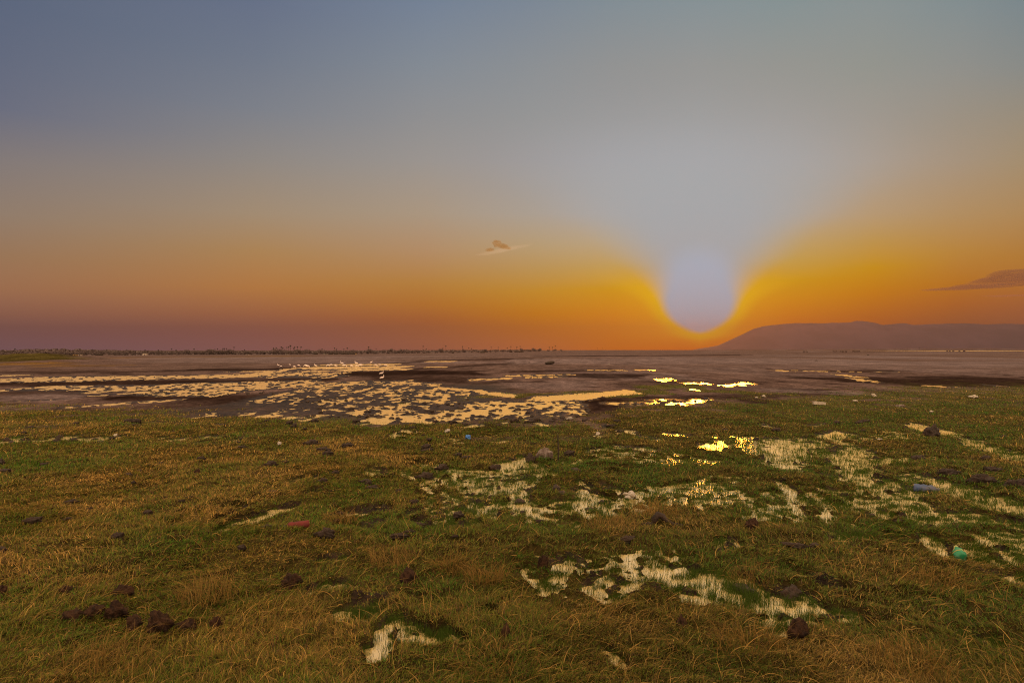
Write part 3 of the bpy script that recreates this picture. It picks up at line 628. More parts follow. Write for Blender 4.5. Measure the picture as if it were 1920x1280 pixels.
# ------------------------------------------------------------------ animals
def skin(name, verts, edges, rad, mat, sub=1, parent=None):
    me = bpy.data.meshes.new(name); me.from_pydata(verts, edges, []); me.update()
    o = bpy.data.objects.new(name, me); C.objects.link(o)
    m = o.modifiers.new('s', 'SKIN'); 
    for i, r in enumerate(rad): me.skin_vertices[0].data[i].radius = (r, r)
    me.skin_vertices[0].data[0].use_root = True
    m2 = o.modifiers.new('u', 'SUBSURF'); m2.levels = sub; m2.render_levels = sub
    dg = bpy.context.evaluated_depsgraph_get(); me2 = bpy.data.meshes.new_from_object(o.evaluated_get(dg)); me2.name = name
    bpy.data.objects.remove(o); me2.materials.clear(); me2.materials.append(mat)
    me2.polygons.foreach_set('use_smooth', [True]*len(me2.polygons))
    o = bpy.data.objects.new(name, me2); C.objects.link(o)
    if parent: o.parent = parent
    return o
M_BIRD = simple_mat('pinkish_white_feathers', (.80,.66,.62), (.7,.52,.48), .7, 8, .2, 30, .2)
M_BEAK = simple_mat('dark_beak_and_legs', (.22,.10,.08), None, .6, 8, .2, 30, .2)
def bird_up(name='wading_bird', feeding=False):
    e = empty(name, (0,0,0))
    if feeding:
        v = [(0,0,.24),(.07,0,.25),(-.09,0,.25),(-.17,0,.24),(.12,0,.24),(.16,0,.19),(.18,0,.12),(.185,0,.09)]
        bk = [(.19,0,.09),(.20,0,.03)]
    else:
        v = [(0,0,.24),(.07,0,.26),(-.09,0,.23),(-.17,0,.20),(.11,0,.30),(.115,0,.36),(.10,0,.41),(.125,0,.44)]
        bk = [(.14,0,.44),(.21,0,.425)]
    body = skin('body', v, [(0,1),(0,2),(2,3),(1,4),(4,5),(5,6),(6,7)], [.065,.055,.05,.02,.03,.018,.018,.024], M_BIRD, 1, e)
    tube('beak', bk, [.01,.003], M_BEAK, body, 5)
    for s in (-1, 1):
        tube('leg', [(.0,s*.025,.20),(-.015,s*.025,.10),(.0,s*.025,0),(.04,s*.025,0.005)], [.009,.007,.006,.004], M_BEAK, e, 5)
    return e
def prop(o, lb, cat, group): tag(o, lb, cat, group)
BG = 'wading birds feeding in the far shallows'
B1 = bird_up(); B2 = bird_up(feeding=True)
birds = [(522,688,0,.8,'pale bird at the far left of the feeding flock'),(527,690,1,.8,None),(543.5,686.5,0,.7,'white bird alone on the dark bank left of the flock'),(552,690.5,1,.8,None),(560,689,1,1,None),(573,689,1,1,None),(577,690.5,1,1,None),(592,689,0,.9,None),(615,688,1,.9,None),(621,687.4,1,.9,None),(629,689.4,1,1,None),
 (641,686,0,1.25,'tall pinkish bird standing with raised neck, left of the second tall one'),(645.5,690,1,1.2,'large white bird bending with spread back below the tall one'),(659,690,1,1.05,None),(668,685,0,1.2,'tall pale bird standing in the middle of the flock'),(669,688.5,1,.8,None),(676,689.5,1,1.2,None),(696,682.6,0,1.0,'pink bird standing on the far edge of the shallows'),(704.5,688,1,1.0,None),(712,686.5,1,.8,None),(723,688,1,.9,None),(715.5,706,0,.9,'small white bird standing on dark mud nearer than the flock'),(716.6,714,0,.8,'lowest white bird, standing just above the bright channel')]
used = {0: False, 1: False}
for i, (px, py, k, s, lb) in enumerate(birds):
    src = (B1, B2)[k]
    o = src if not used[k] else copy_tree(src); used[k] = True
    x, y = gpx(px, py); o.location = (x, y, max(H(x, y), 0)-.01); s *= .95
    o.scale = (s, s, s); o.rotation_euler = (0, 0, random.choice([0, math.pi])+random.uniform(-.5, .5))
    tag(o, lb or 'small pale bird bent down feeding in the far shallows', 'bird', BG)
M_COW = simple_mat('brown_hide', (.06,.035,.025), (.035,.02,.015), .8, 3, .2, 10, .2)
def cow():
    v = [(0,0,1.05),(.55,0,1.08),(-.55,0,1.05),(-.8,0,1.1),(.85,0,1.15),(1.1,0,1.0),(1.32,0,.78),(-.92,0,.9),(-.95,0,.55)]
    ed = [(0,1),(0,2),(2,3),(1,4),(4,5),(5,6),(3,7),(7,8)]; rd = [.36,.33,.34,.2,.2,.14,.09,.04,.03]
    for x, rear in ((.55, 0), (-.62, 1)):
        for s in (-1, 1):
            b = len(v); root = 1 if not rear else 2
            v += [(x,s*.2,.75),(x+(-.08 if rear else .02),s*.2,.42),(x,s*.2,.03)]; ed += [(root,b),(b,b+1),(b+1,b+2)]; rd += [.13,.07,.06]
    e = empty('cow', (0,0,0)); b = skin('body', v, ed, rd, M_COW, 1, e)
    for s in (-1, 1): tube('horn', [(1.08,s*.08,1.12),(1.1,s*.2,1.2),(1.12,s*.22,1.32)], [.03,.022,.008], M_BONE, e, 5)
    return e
CW = cow(); first = True
for i, px in enumerate([1507.5,1512.5,1576,1580,1586,1600,1603,1607,1611,1563,1776,1781,1787,1799,1808,1568]):
    o = CW if first else copy_tree(CW); first = False
    py = 661.0 if px < 1520 else (660.3 if px < 1700 else 660.2)
    if px in (1586, 1580): py = 661.2
    x, y = gpx(px, py); o.location = (x, y, H(x, y)); o.rotation_euler = (0,0,random.choice([0, math.pi])+random.uniform(-.9, .9)); o.scale = (random.uniform(.65,.85),)*3
    if px < 1520: lb = 'dark cow of the pair grazing left of the larger herd on the far flat'
    elif px < 1700: lb = 'tiny dark cow grazing in the central herd on the far flat'
    else: lb = 'tiny dark cow in the small herd below the river at far right'
    tag(o, lb, 'cow', 'cattle grazing on the far flat')
# ------------------------------------------------------------------ trees
M_LEAF_HAZED = simple_mat('hazed_far_foliage', (.155,.108,.105), (.10,.075,.072), .8, .3, .1, 2, .1)  # mauve brown haze tone put into the leaf colour
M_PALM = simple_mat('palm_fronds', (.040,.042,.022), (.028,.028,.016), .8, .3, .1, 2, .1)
M_BARK = simple_mat('bark', (.08,.06,.045), None, .9, 1, .3, 3, .1)
def tree_proto(w, h, seed):
    r = np.random.default_rng(seed); e = empty('tree', (0,0,0))
    tr = tube('trunk', [(0,0,-.5),(.1,0,h*.22),(.25,.1,h*.5)], [.35,.25,.14], M_BARK, e, 7)
    for k in range(4):
        a = r.uniform(0, 6.28); tube('limb', [(.1,0,h*.25),(math.cos(a)*w*.15, math.sin(a)*w*.15, h*.45),(math.cos(a)*w*.3, math.sin(a)*w*.3, h*.62)], [.16,.1,.04], M_BARK, tr, 5)
    V = []; Fc = []
    lobes = [(r.uniform(-.34,.34)*w, r.uniform(-.3,.3)*w, r.uniform(.42,.78)*h, r.uniform(.16,.27)*w) for _ in range(9)]
    lobes += [(r.uniform(-.4,.4)*w, r.uniform(-.3,.3)*w, r.uniform(.15,.35)*h, r.uniform(.14,.2)*w) for _ in range(5)]
    for (lx, ly, lz, lr) in lobes:
        for i in range(95):
            n = r.normal(0, 1, 3); n /= np.linalg.norm(n); c = np.array([lx, ly, lz])+n*lr*np.array([1,1,.62])*r.uniform(.55, 1.08)
            c[2] = max(c[2], .2)
            u = r.normal(0, 1, 3); u /= np.linalg.norm(u); v = np.cross(u, n); s = r.uniform(.28, .7)
            b = len(V); V += [c-u*s-v*s*.6, c+u*s-v*s*.4, c+u*s*.7+v*s*.6, c-u*s*.8+v*s*.5]; Fc.append((b,b+1,b+2,b+3))
    mesh_obj('crown', V, Fc, M_LEAF_HAZED, e); return e
def palm_proto(h, seed):
    r = np.random.default_rng(seed); e = empty('palm_tree', (0,0,0))
    tube('trunk', [(0,0,-.5),(.2,0,h*.4),(.1,.1,h*.75),(.3,.1,h)], [.32,.24,.2,.22], M_BARK, e, 7)
    V = []; Fc = []
    for k in range(26):
        a = r.uniform(0, 6.28); el = r.uniform(-.6, 1.2); L = r.uniform(1.5, 2.4)
        p = np.array([.3,.1,h]); prev = None
        for s in range(6):
            d = np.array([math.cos(a)*math.cos(el), math.sin(a)*math.cos(el), math.sin(el)]); sd = np.array([-math.sin(a), math.cos(a), -.35])
            wd = .42*math.sin(math.pi*(s+.6)/6.4)
            b = len(V); V += [p-sd*wd, p+np.array([0,0,.06]), p+sd*wd*np.array([1,1,-1])]
            if prev is not None: Fc += [(prev, prev+1, b+1, b), (prev+1, prev+2, b+2, b+1)]
            prev = b; p = p+d*L/6; el -= .34
    mesh_obj('crown', V, Fc, M_PALM, e); return e
TP = [tree_proto(w, h, 300+i) for i, (w, h) in enumerate([(15,8.5),(19,9.5),(12,7),(22,8),(16,11)])]
PP = [palm_proto(h, 400+i) for i, h in enumerate([10.5,12.5,9])]
tu = [False]*5; pu = [False]*3
def tree_at(px, d, k, s, label):
    src = TP[k]; o = src if not tu[k] else copy_tree(src); tu[k] = True
    x = (px-960)/F*d; o.location = (x, d, H(x, d)); o.scale = (s*random.uniform(.85,1.2), s, s*random.uniform(.85,1.15)); o.rotation_euler = (0,0,random.uniform(0,6.28))
    tag(o, label, 'tree', 'broad trees of the far shore')
def palm_at(px, d, k, s, label):
    src = PP[k]; o = src if not pu[k] else copy_tree(src); pu[k] = True
    x = (px-960)/F*d; o.location = (x, d, H(x, d)); o.scale = (s, s, s); o.rotation_euler = (0,0,random.uniform(0,6.28))
    tag(o, label, 'palm', 'palms rising over the far shore trees')
hx = [(-60,.9),(60,.9),(75,1.15),(140,1.2),(190,1.2),(250,1.1),(330,1.05),(365,1.35),(400,1.2),(420,1.35),(460,1.0),(495,1.4),(540,1.3),(570,1.3),(590,1.1),(620,1.5),(650,1.05),(690,1.1),(740,1.1),(780,.7),(830,.95),(870,.8),(910,.8),(960,.85),(1000,.85),(1045,.7)]
px = -70.0
while px < 1060:
    s = np.interp(px, [a for a, b in hx], [b for a, b in hx])*random.uniform(.55, 1.3)
    if px > 700 and random.random() < .25: s *= .55
    d = 1350+random.uniform(0, 140)+max(0, px-700)*.9
    tree_at(px, d, random.randrange(5), s*.86, 'low hazy broad tree in the belt along the left and central far shore')
    px += random.uniform(6, 13)*(1 if px < 800 else 1.3)
for px, s in [(28,1.1),(8,.9),(272,1.0),(297,1.1),(302,1.0),(322,1.0),(330,1.1),(349,.8),(355,.7),(364,1.15),(396,1.1),(403,1.05),(408,1.0),(418,1.2),(421,1.2),(425,1.0),(439,1.2),(458,1.1),(476,.9),(513,1.2),(518,1.1),(527,1.2),(530,1.3),(538,1.15),(541,1.25),(545,1.4),(551,1.2),(553,1.2),(558,1.25),(564,1.2),(604,1.0),(627,1.0),(631,1.1),(651,1.2),(645,1.0),(662,.9),(691,1.35),(705,.8),(762,.8),(793,1.2),(799,1.0),(830,1.1),(836,1.2),(867,1.1),(879,1.0),(884,1.0),(921,.95),(934,.9),(951,1.05),(958,1.2),(969,1.2),(975,1.2),(1030,1.1),(1036,1.1),(1041,1.1),(1120,.6),(1130,.6),(1155,.5)]:
    palm_at(px, 1360+random.uniform(0, 90)+max(0, px-700)*.9, random.randrange(3), s*1.0, 'tall slender palm breaking the skyline of the far shore belt')
for px, s in [(1701,.55),(1724,.8)]:
    tree_at(px, 1750, 2, s*.42, 'lone tiny shrub-like tree on the ridge beyond the river' if px < 1710 else 'slightly larger lone tree on the ridge beyond the river')
for k in range(5): assert tu[k]
def wood():
    V = []; Fc = []; r = np.random.default_rng(5)
    n = 16000; px = r.uniform(-140, 1010, n); d = 1750+r.uniform(-30, 250, n)+np.maximum(px-700, 0)*1.2
    x = (px-960)/F*d; z0 = height(x, d); hh = np.interp(px, [-140,0,60,110,300,700,1010], [9,9,13,13,6,5,3])*(1+.3*noise(px/14, px*0, 3))
    z = z0+hh*np.sqrt(r.random(n))
    P = np.stack([x, d, z], -1)
    u = r.normal(0, 1, (n, 3)); u /= np.linalg.norm(u, axis=1)[:, None]; v = np.cross(u, r.normal(0, 1, (n, 3))); v /= np.linalg.norm(v, axis=1)[:, None]
    s = r.uniform(.9, 2.2, n)[:, None]
    V = np.stack([P-u*s-v*s, P+u*s-v*s, P+u*s+v*s, P-u*s+v*s], 1).reshape(-1, 3); Q = np.arange(4*n).reshape(-1, 4)
    o = big_mesh('distant_wood', V, Q, M_LEAF_HAZED, 4, smooth=False); tag(o, 'faint far-off belt of woodland behind the palms on the left', 'woodland', kind='stuff')
wood()
# far huts and parked dark things by the trees
M_HUTW = simple_mat('pale_hut_wall', (.55,.45,.38), (.4,.3,.25), .9, .5, .1, 2, .1)
M_HUTD = simple_mat('dark_thatch', (.05,.035,.028), (.03,.02,.016), .9, .5, .2, 2, .1)
M_HUTY = simple_mat('ochre_wall', (.5,.3,.12), None, .9, .5, .1, 2, .1)
def box(V, Fc, x0, x1, y0, y1, z0, z1):
    b = len(V); V += [(x0,y0,z0),(x1,y0,z0),(x1,y1,z0),(x0,y1,z0),(x0,y0,z1),(x1,y0,z1),(x1,y1,z1),(x0,y1,z1)]
    Fc += [(b,b+3,b+2,b+1),(b+4,b+5,b+6,b+7),(b,b+1,b+5,b+4),(b+1,b+2,b+6,b+5),(b+2,b+3,b+7,b+6),(b+3,b,b+4,b+7)]
def hut(px, d, w, h, wall, label, rh=1.1):
    x = (px-960)/F*d; e = empty('hut', (x, d, H(x, d)))
    V = []; Fc = []; box(V, Fc, -w/2, w/2, -2, 2, -.4, h)
    mesh_obj('wall', V, Fc, wall, e)
    a, b = w/2+.4, 2.4
    V = [(-a,-b,h-.1),(a,-b,h-.1),(a,b,h-.1),(-a,b,h-.1),(-a*.8,0,h+rh),(a*.8,0,h+rh)]
    mesh_obj('roof', V, [(0,3,2,1),(0,1,5,4),(1,2,5),(2,3,4,5),(3,0,4)], M_HUTD, e)
    V = []; Fc = []; box(V, Fc, -.45, .45, -2.05, -1.99, -.3, min(1.9, h-.2)); mesh_obj('door', V, Fc, M_HUTD, e)
    tag(e, label, 'hut', 'huts scattered below the far tree belt'); return e
HT = [(29,900,5,1.6,M_HUTW,'pale low hut furthest left below the tree belt'),(39,880,3,1.4,M_HUTW,'small pale hut beside the furthest left one'),(55,900,7,.9,M_HUTD,'long low dark shelter between pale huts, far left'),(66,900,4,.6,M_HUTD,'short dark shelter right of the long one'),(84,900,8,.8,M_HUTD,'long dark shelter left of the white walled hut'),(97,920,7,1.4,M_HUTD,'dark hut with higher roof adjoining the long shelter'),(108,900,4.5,1.8,M_HUTW,'white walled hut with dark roof, far left shore'),(117,900,3.6,1.2,M_HUTW,'small white hut right of the dark roofed one'),(142,900,5,1.5,M_HUTY,'ochre hut beside a cream one, far left shore'),(151,900,4,1.3,M_HUTW,'cream hut right of the ochre one'),(187,900,7,1.2,M_HUTD,'dark shelter alone below the trees at left'),
 (272,1250,7,3.4,M_HUTW,'white building among the trees at left'),(465,1000,5,.9,M_HUTW,'pale low hut under the palm group left of centre'),(538,1000,4,.8,M_HUTW,'tiny pale hut below the dense palms'),(592,1000,6,1.5,M_HUTD,'dark hut standing clear right of the dense palms'),(612,1000,7,.9,M_HUTW,'long pale wall between two dark huts'),(620,1000,5,1.2,M_HUTD,'dark hut right of the long pale wall'),(630,1000,5,1.2,M_HUTD,'dark hut in the middle of the shore row'),(643,1000,4,1.2,M_HUTD,'small dark hut right of the middle one'),(651,1000,6,1.2,M_HUTD,'dark hut beside the yellowish one'),(661,1000,7,1.2,M_HUTD,'wide dark hut beside the yellowish one, its right neighbour'),(666,1000,3,1.5,M_HUTY,'yellowish hut at the right end of the shore row'),
 (849,1250,4,1.6,M_HUTD,'dark hut among small trees in the centre far shore'),(905,1300,9,1.4,M_HUTD,'long dark shed below the skyline left of the palms'),(958,1330,6,1.4,M_HUTD,'dark shed left of the longest one on the skyline'),(973,1330,18,1.2,M_HUTD,'longest dark shed on the skyline right of centre')]
for a in HT: hut(*a)
# ------------------------------------------------------------------ mountains
def mountains():
    prof = [(1300,655),(1345,648),(1385,630),(1412,617),(1430,612),(1450,609),(1490,606),(1540,606),(1570,605),(1595,605),(1605,601.5),(1618,602),(1640,605),(1655,609),(1672,608),(1690,606),(1702,607),(1712,609),(1740,608),(1770,606.5),(1810,606),(1850,608),(1900,607),(1960,609),(2060,606),(2200,612),(2400,606),(2700,620),(3000,640)]
    D0 = 12000.; xs = np.arange(1300, 3000, 4.); pz = np.interp(xs, [p[0] for p in prof], [p[1] for p in prof])
    pz = pz+.5*noise(xs/22, xs*0+.5, 3)+.25*noise(xs/7, xs*0+.5, 4)
    R = 14; V = []; 
    for j in range(R):
        t = j/(R-1); prof_h = math.sin(min(t*1.25, 1)*math.pi/2)**.8 if t < .8 else 1-(t-.8)*1.5
        for i, px in enumerate(xs):
            d = D0-1500+t*1900; x = (px-960)/F*d
            top = CAMH+(HY-pz[i])/F*D0
            rid = 1-.10*abs(float(noise(np.array([px/30]), np.array([t*3.0]), 7)[0])*(t < .7))
            V.append((x, d, -12+(top+12)*prof_h*rid))
    n = len(xs); Fc = [(j*n+i, j*n+i+1, (j+1)*n+i+1, (j+1)*n+i) for j in range(R-1) for i in range(n-1)]
    m = simple_mat('hazed_mountain_rock', (.105,.078,.112), (.085,.066,.094), .95, .002, .2, .01, .05)  # pale mauve of the haze painted into the rock to keep it faint
    tag(mesh_obj('mountain_range', V, Fc, m, None, True), 'long hazy mauve mountain ridge on the right horizon', 'mountain', kind='structure')
mountains()
# ------------------------------------------------------------------ clouds (outside the haze)
def cloud_mat(name, dens, col, absb):
    m, nt, out = newmat(name); v = N(nt, 'ShaderNodeVolumePrincipled'); v.inputs['Color'].default_value = rgba(col)
    v.inputs['Density'].default_value = dens; v.inputs['Anisotropy'].default_value = .3; v.inputs['Absorption Color'].default_value = rgba(absb)
    nt.links.new(v.outputs[0], out.inputs['Volume']); return m
def cloud(name, blobs, D, mat, label, depth):
    """blobs: (px,py,rx,ry,tilt) ellipses in photo px joined in one closed body"""
    bm = bmesh.new()
    for bx, by, rx, ry, tl in blobs:
        g = bmesh.ops.create_icosphere(bm, subdivisions=4, radius=1)['verts']
        P = np.array([v.co[:] for v in g])
        f = 1+.35*noise(P[:,0]*2+bx, P[:,2]*2+by, 3)+.18*noise(P[:,0]*5+bx, P[:,2]*5, 4)
        for v, p, k in zip(g, P, f):
            ex = abs(p[0]); sx = p[0]*rx*k; sz = p[2]*ry*k*(1-.45*ex*ex)
            x = sx*math.cos(tl)-sz*math.sin(tl); z = sx*math.sin(tl)+sz*math.cos(tl)
            v.co = Vector((x+bx-960, 0, z+HY-by))*(D/F); v.co.y = D+p[1]*depth
    me = bpy.data.meshes.new(name); bm.to_mesh(me); bm.free(); me.materials.append(mat)
    o = bpy.data.objects.new(name, me); C.objects.link(o)
    tag(o, label, 'cloud', kind='structure'); return o
CD = 26000
cloud('cloud', [(931,456,10,6,-.1),(942,461,17,4.5,-.25),(918,468,9,2.2,.15)], CD, cloud_mat('cloud_umber', .0022, (.26,.17,.06), (.2,.12,.03)), 'small brownish cloud flake in the sky left of the sun', 420)
cloud('cloud', [(945,468,52,3.0,.20)], CD+1500, cloud_mat('cloud_pale', .00035, (.62,.62,.70), (.9,.9,.9)), 'thin pale streak of cloud under the brownish flake', 500)
cloud('cloud', [(1905,520,85,15,.10),(1850,536,115,5.5,.055),(1960,518,80,20,.05)], CD, cloud_mat('cloud_mauve', .0018, (.16,.11,.11), (.2,.12,.1)), 'long wedge of mauve cloud at the right edge above the mountains', 500)
cloud('cloud', [(1900,554,60,1.8,.02)], CD+1500, cloud_mat('cloud_mauve_thin', .0016, (.2,.12,.11), (.4,.25,.2)), 'thin mauve cloud line under the long wedge', 400)
# ------------------------------------------------------------------ haze
def haze():
    V = []; Fc = []; box(V, Fc, -17500, 17500, -17500, 17500, -15, 600)
    m, nt, out = newmat('haze_air'); v = N(nt, 'ShaderNodeVolumePrincipled')
    v.inputs['Color'].default_value = rgba(HAZE_COL); v.inputs['Density'].default_value = HAZE_D; v.inputs['Anisotropy'].default_value = .7
    nt.links.new(v.outputs[0], out.inputs['Volume'])
    tag(mesh_obj('haze', V, Fc, m), 'thin dusty evening haze over the flats', 'haze', kind='stuff')
HAZE_D, HAZE_COL = 5.5e-5, (.20,.14,.15)
haze()
# ------------------------------------------------------------------ sky
SUNPX, SUNPY = 1312, 556
SAZ = math.atan((SUNPX-960)/F); SEL = math.atan((HY-SUNPY)/F*math.cos(SAZ))
COLS = {
 -400: [(0,(78,96,132)),(200,(98,108,130)),(300,(122,120,126)),(400,(142,126,114)),(500,(154,120,92)),(560,(152,108,88)),(600,(144,98,90)),(656,(136,98,100))],
 0: [(0,(92,105,128)),(100,(99,109,130)),(200,(108,114,132)),(300,(136,128,126)),(400,(154,134,116)),(480,(168,130,96)),(540,(180,127,90)),(590,(172,116,94)),(625,(162,112,112)),(656,(160,118,128))],
 480: [(0,(102,115,138)),(100,(112,123,140)),(200,(126,132,142)),(300,(148,142,136)),(400,(170,148,122)),(470,(184,142,92)),(540,(198,134,72)),(590,(186,117,78)),(625,(174,110,98)),(656,(174,116,112))],
 800: [(0,(116,132,152)),(120,(132,142,152)),(220,(146,148,150)),(300,(158,154,150)),(400,(176,158,136)),(470,(188,150,110)),(530,(196,140,66)),(570,(198,126,46)),(600,(190,110,54)),(656,(184,112,88))],
 1000: [(0,(124,138,152)),(120,(140,147,152)),(220,(150,153,154)),(300,(160,159,160)),(400,(174,166,154)),(460,(188,164,124)),(510,(196,156,86)),(545,(206,150,44)),(590,(212,132,0)),(620,(208,120,30)),(656,(206,118,70))],
 1150: [(0,(130,144,152)),(120,(146,150,151)),(220,(154,156,157)),(300,(165,165,168)),(400,(176,173,168)),(450,(188,172,142)),(500,(200,166,92)),(540,(216,160,14)),(590,(224,142,0)),(656,(218,116,6))],
 1312: [(0,(134,148,153)),(120,(150,153,152)),(220,(158,160,160)),(300,(168,169,172)),(400,(176,175,174)),(450,(190,176,146)),(500,(212,172,60)),(560,(238,176,0)),(625,(238,160,0)),(640,(230,134,0)),(656,(220,106,0))],
 1480: [(0,(134,149,151)),(120,(150,153,149)),(220,(160,159,156)),(300,(170,167,164)),(400,(182,170,152)),(450,(192,167,118)),(490,(200,164,80)),(525,(212,158,8)),(560,(218,146,0)),(600,(216,124,0)),(656,(206,104,0))],
 1640: [(0,(138,149,150)),(120,(148,152,146)),(220,(160,156,148)),(300,(172,162,150)),(400,(186,160,124)),(450,(196,156,84)),(500,(208,152,16)),(550,(208,130,0)),(600,(196,106,24)),(656,(184,98,58))],
 1800: [(0,(131,145,148)),(120,(145,148,144)),(220,(158,150,136)),(300,(170,153,132)),(400,(184,150,104)),(470,(194,142,64)),(530,(196,124,30)),(570,(188,108,40)),(610,(170,98,56)),(656,(162,96,74))],
 1920: [(0,(124,139,144)),(120,(138,143,140)),(220,(156,146,128)),(300,(168,148,118)),(400,(182,144,94)),(480,(190,132,56)),(540,(190,118,50)),(580,(180,106,60)),(656,(162,102,82))],
 2500: [(0,(96,116,132)),(300,(138,128,116)),(450,(156,120,84)),(560,(152,100,74)),(656,(132,90,84))]}
def world():
    w = bpy.data.worlds.new('World'); S.world = w; w.use_nodes = True; nt = w.node_tree; nt.nodes.clear()
    out = nt.nodes.new('ShaderNodeOutputWorld'); bg = nt.nodes.new('ShaderNodeBackground')
    tc = nt.nodes.new('ShaderNodeTexCoord'); sp = nt.nodes.new('ShaderNodeSeparateXYZ'); nt.links.new(tc.outputs['Generated'], sp.inputs[0])
    X, Y, Z = sp.outputs
    az = mth(nt, 'ARCTAN2', X, Y); el = mth(nt, 'ARCSINE', Z)
    EMAX = math.radians(32); e01 = mth(nt, 'DIVIDE', el, EMAX, clamp=True)
    cur = None; prev = None
    for px in sorted(COLS):
        a = math.atan((px-960)/F); r = nt.nodes.new('ShaderNodeValToRGB'); nt.links.new(e01, r.inputs[0])
        cr = r.color_ramp; cr.interpolation = 'B_SPLINE' if 0 else 'EASE'; cr.interpolation = 'LINEAR'
        st = sorted([(min(1, math.atan(max(HY-y, 0)/F*math.cos(a))/EMAX), c) for y, c in COLS[px]])
        while len(cr.elements) > 1: cr.elements.remove(cr.elements[-1])
        cr.elements[0].position = st[0][0]; cr.elements[0].color = rgba(lin(st[0][1]))
        for p, c in st[1:]:
            q = cr.elements.new(p); q.color = rgba(lin(c))
        if cur is None: cur = r.outputs[0]
        else: cur = mixc(nt, mrange(nt, az, prev, a, 0, 1, False), cur, r.outputs[0])
        prev = a
    # pale bowl of light round the sun that opens upwards
    u = mth(nt, 'TANGENT', az); v = mth(nt, 'DIVIDE', mth(nt, 'TANGENT', el), mth(nt, 'COSINE', az))
    yp = mth(nt, 'SUBTRACT', HY, mth(nt, 'MULTIPLY', v, F))          # row measured in the photo's angular units
    dx = mth(nt, 'ABSOLUTE', mth(nt, 'MULTIPLY', mth(nt, 'SUBTRACT', u, (SUNPX-960)/F), F))
    def curve(tab, lo, hi, vmax):
        r = nt.nodes.new('ShaderNodeFloatCurve'); c = r.mapping.curves[0]
        t = mth(nt, 'DIVIDE', mth(nt, 'SUBTRACT', yp, lo), hi-lo, clamp=True); nt.links.new(t, r.inputs[1])
        pts = [((y-lo)/(hi-lo), x/vmax) for y, x in tab]
        c.points[0].location = pts[0]; c.points[1].location = pts[-1]
        for p in pts[1:-1]: c.points.new(*p)
        for p in c.points: p.handle_type = 'AUTO_CLAMPED'
        r.mapping.update(); return mth(nt, 'MULTIPLY', r.outputs[0], vmax)
    wd = curve([(330,210),(400,165),(440,132),(480,104),(510,82),(540,71),(565,67),(590,57),(608,38),(618,18),(626,-8),(640,-60)], 330, 640, 300)
    wd = mth(nt, 'ADD', wd, 0)
    sf = curve([(330,230),(400,150),(440,100),(480,90),(510,62),(540,34),(565,17),(600,14),(620,20),(640,30)], 330, 640, 300)
    k = mth(nt, 'DIVIDE', mth(nt, 'SUBTRACT', wd, dx), sf)
    m = mrange(nt, k, -1.0, .75, 0, 1)
    m = mth(nt, 'MULTIPLY', m, mrange(nt, yp, 618, 630, 1, 0)); m = mth(nt, 'MULTIPLY', m, mrange(nt, yp, 150, 420, 0, 1))
    front = mrange(nt, Y, .05, .2, 0, 1); m = mth(nt, 'MULTIPLY', m, front)
    rim = mth(nt, 'MULTIPLY', mrange(nt, k, -3.2, -.6, 0, 1), mrange(nt, yp, 500, 570, 0, .9)); rim = mth(nt, 'MULTIPLY', rim, front)
    rim = mth(nt, 'MULTIPLY', rim, mrange(nt, yp, 632, 654, 1, 0))
    dy = mth(nt, 'SUBTRACT', yp, 553); rr = mth(nt, 'SQRT', mth(nt, 'ADD', mth(nt, 'MULTIPLY', dx, dx), mth(nt, 'MULTIPLY', dy, dy)))
    disc = mrange(nt, rr, 50, 112, 1, 0)
    cur = mixc(nt, rim, cur, lin((236,186,0)))
    cur = mixc(nt, m, cur, mixc(nt, disc, lin((164,173,178)), lin((163,180,198))))
    # unseen sky overhead and behind the viewer, made extra bright as a fill light
    top = mixc(nt, mrange(nt, Y, -.6, .3, 0, 1), ZEN_FILL_B, ZEN_FILL_F)
    cur = mixc(nt, mrange(nt, el, math.radians(27.5), math.radians(38), 0, 1), cur, top)
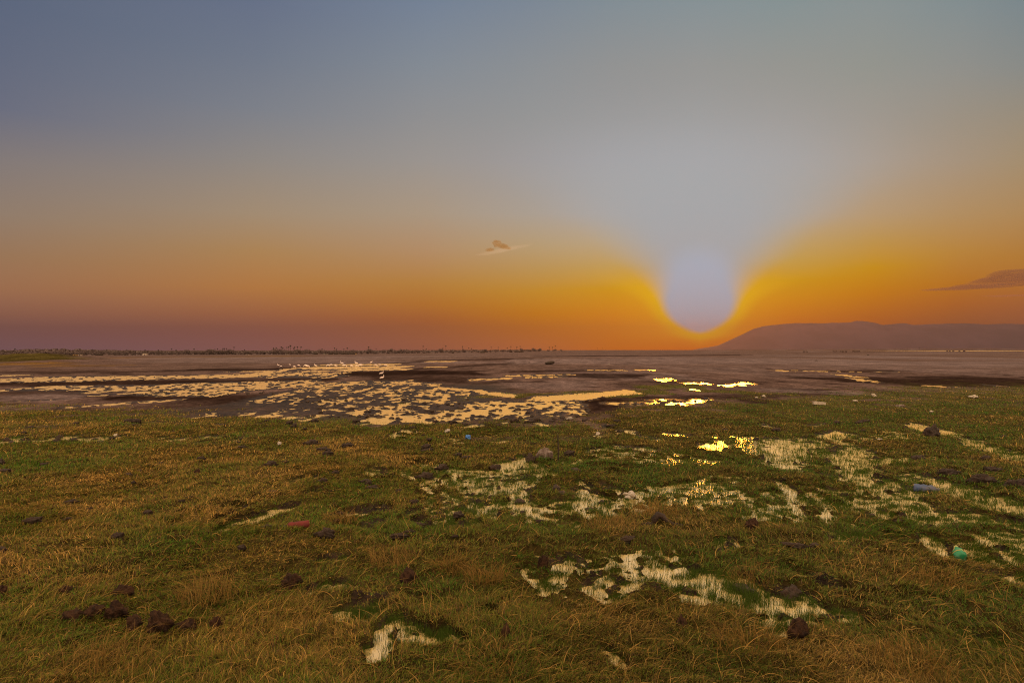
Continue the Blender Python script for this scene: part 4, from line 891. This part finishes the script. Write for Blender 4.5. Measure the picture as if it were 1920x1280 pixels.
    cur = mixc(nt, mrange(nt, Y, .30, -.25, 0, 1), cur, BACK_FILL)
    # a trace of the physical sky keeps the dome from being perfectly smooth
    sk = nt.nodes.new('ShaderNodeTexSky'); sk.sky_type = 'NISHITA'; sk.sun_disc = False; sk.sun_elevation = SEL; sk.sun_rotation = SAZ; sk.dust_density = 3
    sc = nt.nodes.new('ShaderNodeVectorMath'); sc.operation = 'SCALE'; nt.links.new(sk.outputs[0], sc.inputs[0]); sc.inputs[3].default_value = .0004
    ad = mixc(nt, 1.0, cur, sc.outputs[0], 'ADD')
    nt.links.new(ad, bg.inputs[0]); bg.inputs[1].default_value = 1; nt.links.new(bg.outputs[0], out.inputs[0])
    w.cycles.sampling_method = 'MANUAL'; w.cycles.sample_map_resolution = 512
ZEN_FILL_F, ZEN_FILL_B, BACK_FILL = (1.8,1.32,.78), (2.1,1.58,.95), (2.0,1.42,.85)
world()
# ------------------------------------------------------------------ sun and camera
sd = bpy.data.lights.new('sun', 'SUN'); sd.energy = SUN_E = 1.6; sd.angle = math.radians(8); sd.color = (1, .36, .03)
so = bpy.data.objects.new('sun', sd); C.objects.link(so)
dv = Vector((math.sin(SAZ)*math.cos(SEL), math.cos(SAZ)*math.cos(SEL), math.sin(SEL)))
so.rotation_euler = dv.to_track_quat('Z', 'Y').to_euler(); so.location = dv*50
cd = bpy.data.cameras.new('camera'); cd.sensor_width = 36; cd.lens = 36*F/1920; cd.clip_start = .05; cd.clip_end = 60000
co = bpy.data.objects.new('camera', cd); C.objects.link(co); co.location = (0, 0, CAMH); co.rotation_euler = (math.pi/2+PITCH, 0, 0)
S.camera = co
S.render.engine = 'CYCLES'; cy = S.cycles; cy.use_denoising = True; cy.denoising_prefilter = 'NONE'; cy.filter_width = 1.1; cy.max_bounces = 6; cy.volume_bounces = 0; cy.transparent_max_bounces = 6
cy.diffuse_bounces = 3; cy.glossy_bounces = 2; cy.use_adaptive_sampling = False
vs = S.view_settings; vs.view_transform = 'Standard'; vs.look = 'None'; vs.exposure = 0; vs.gamma = 1
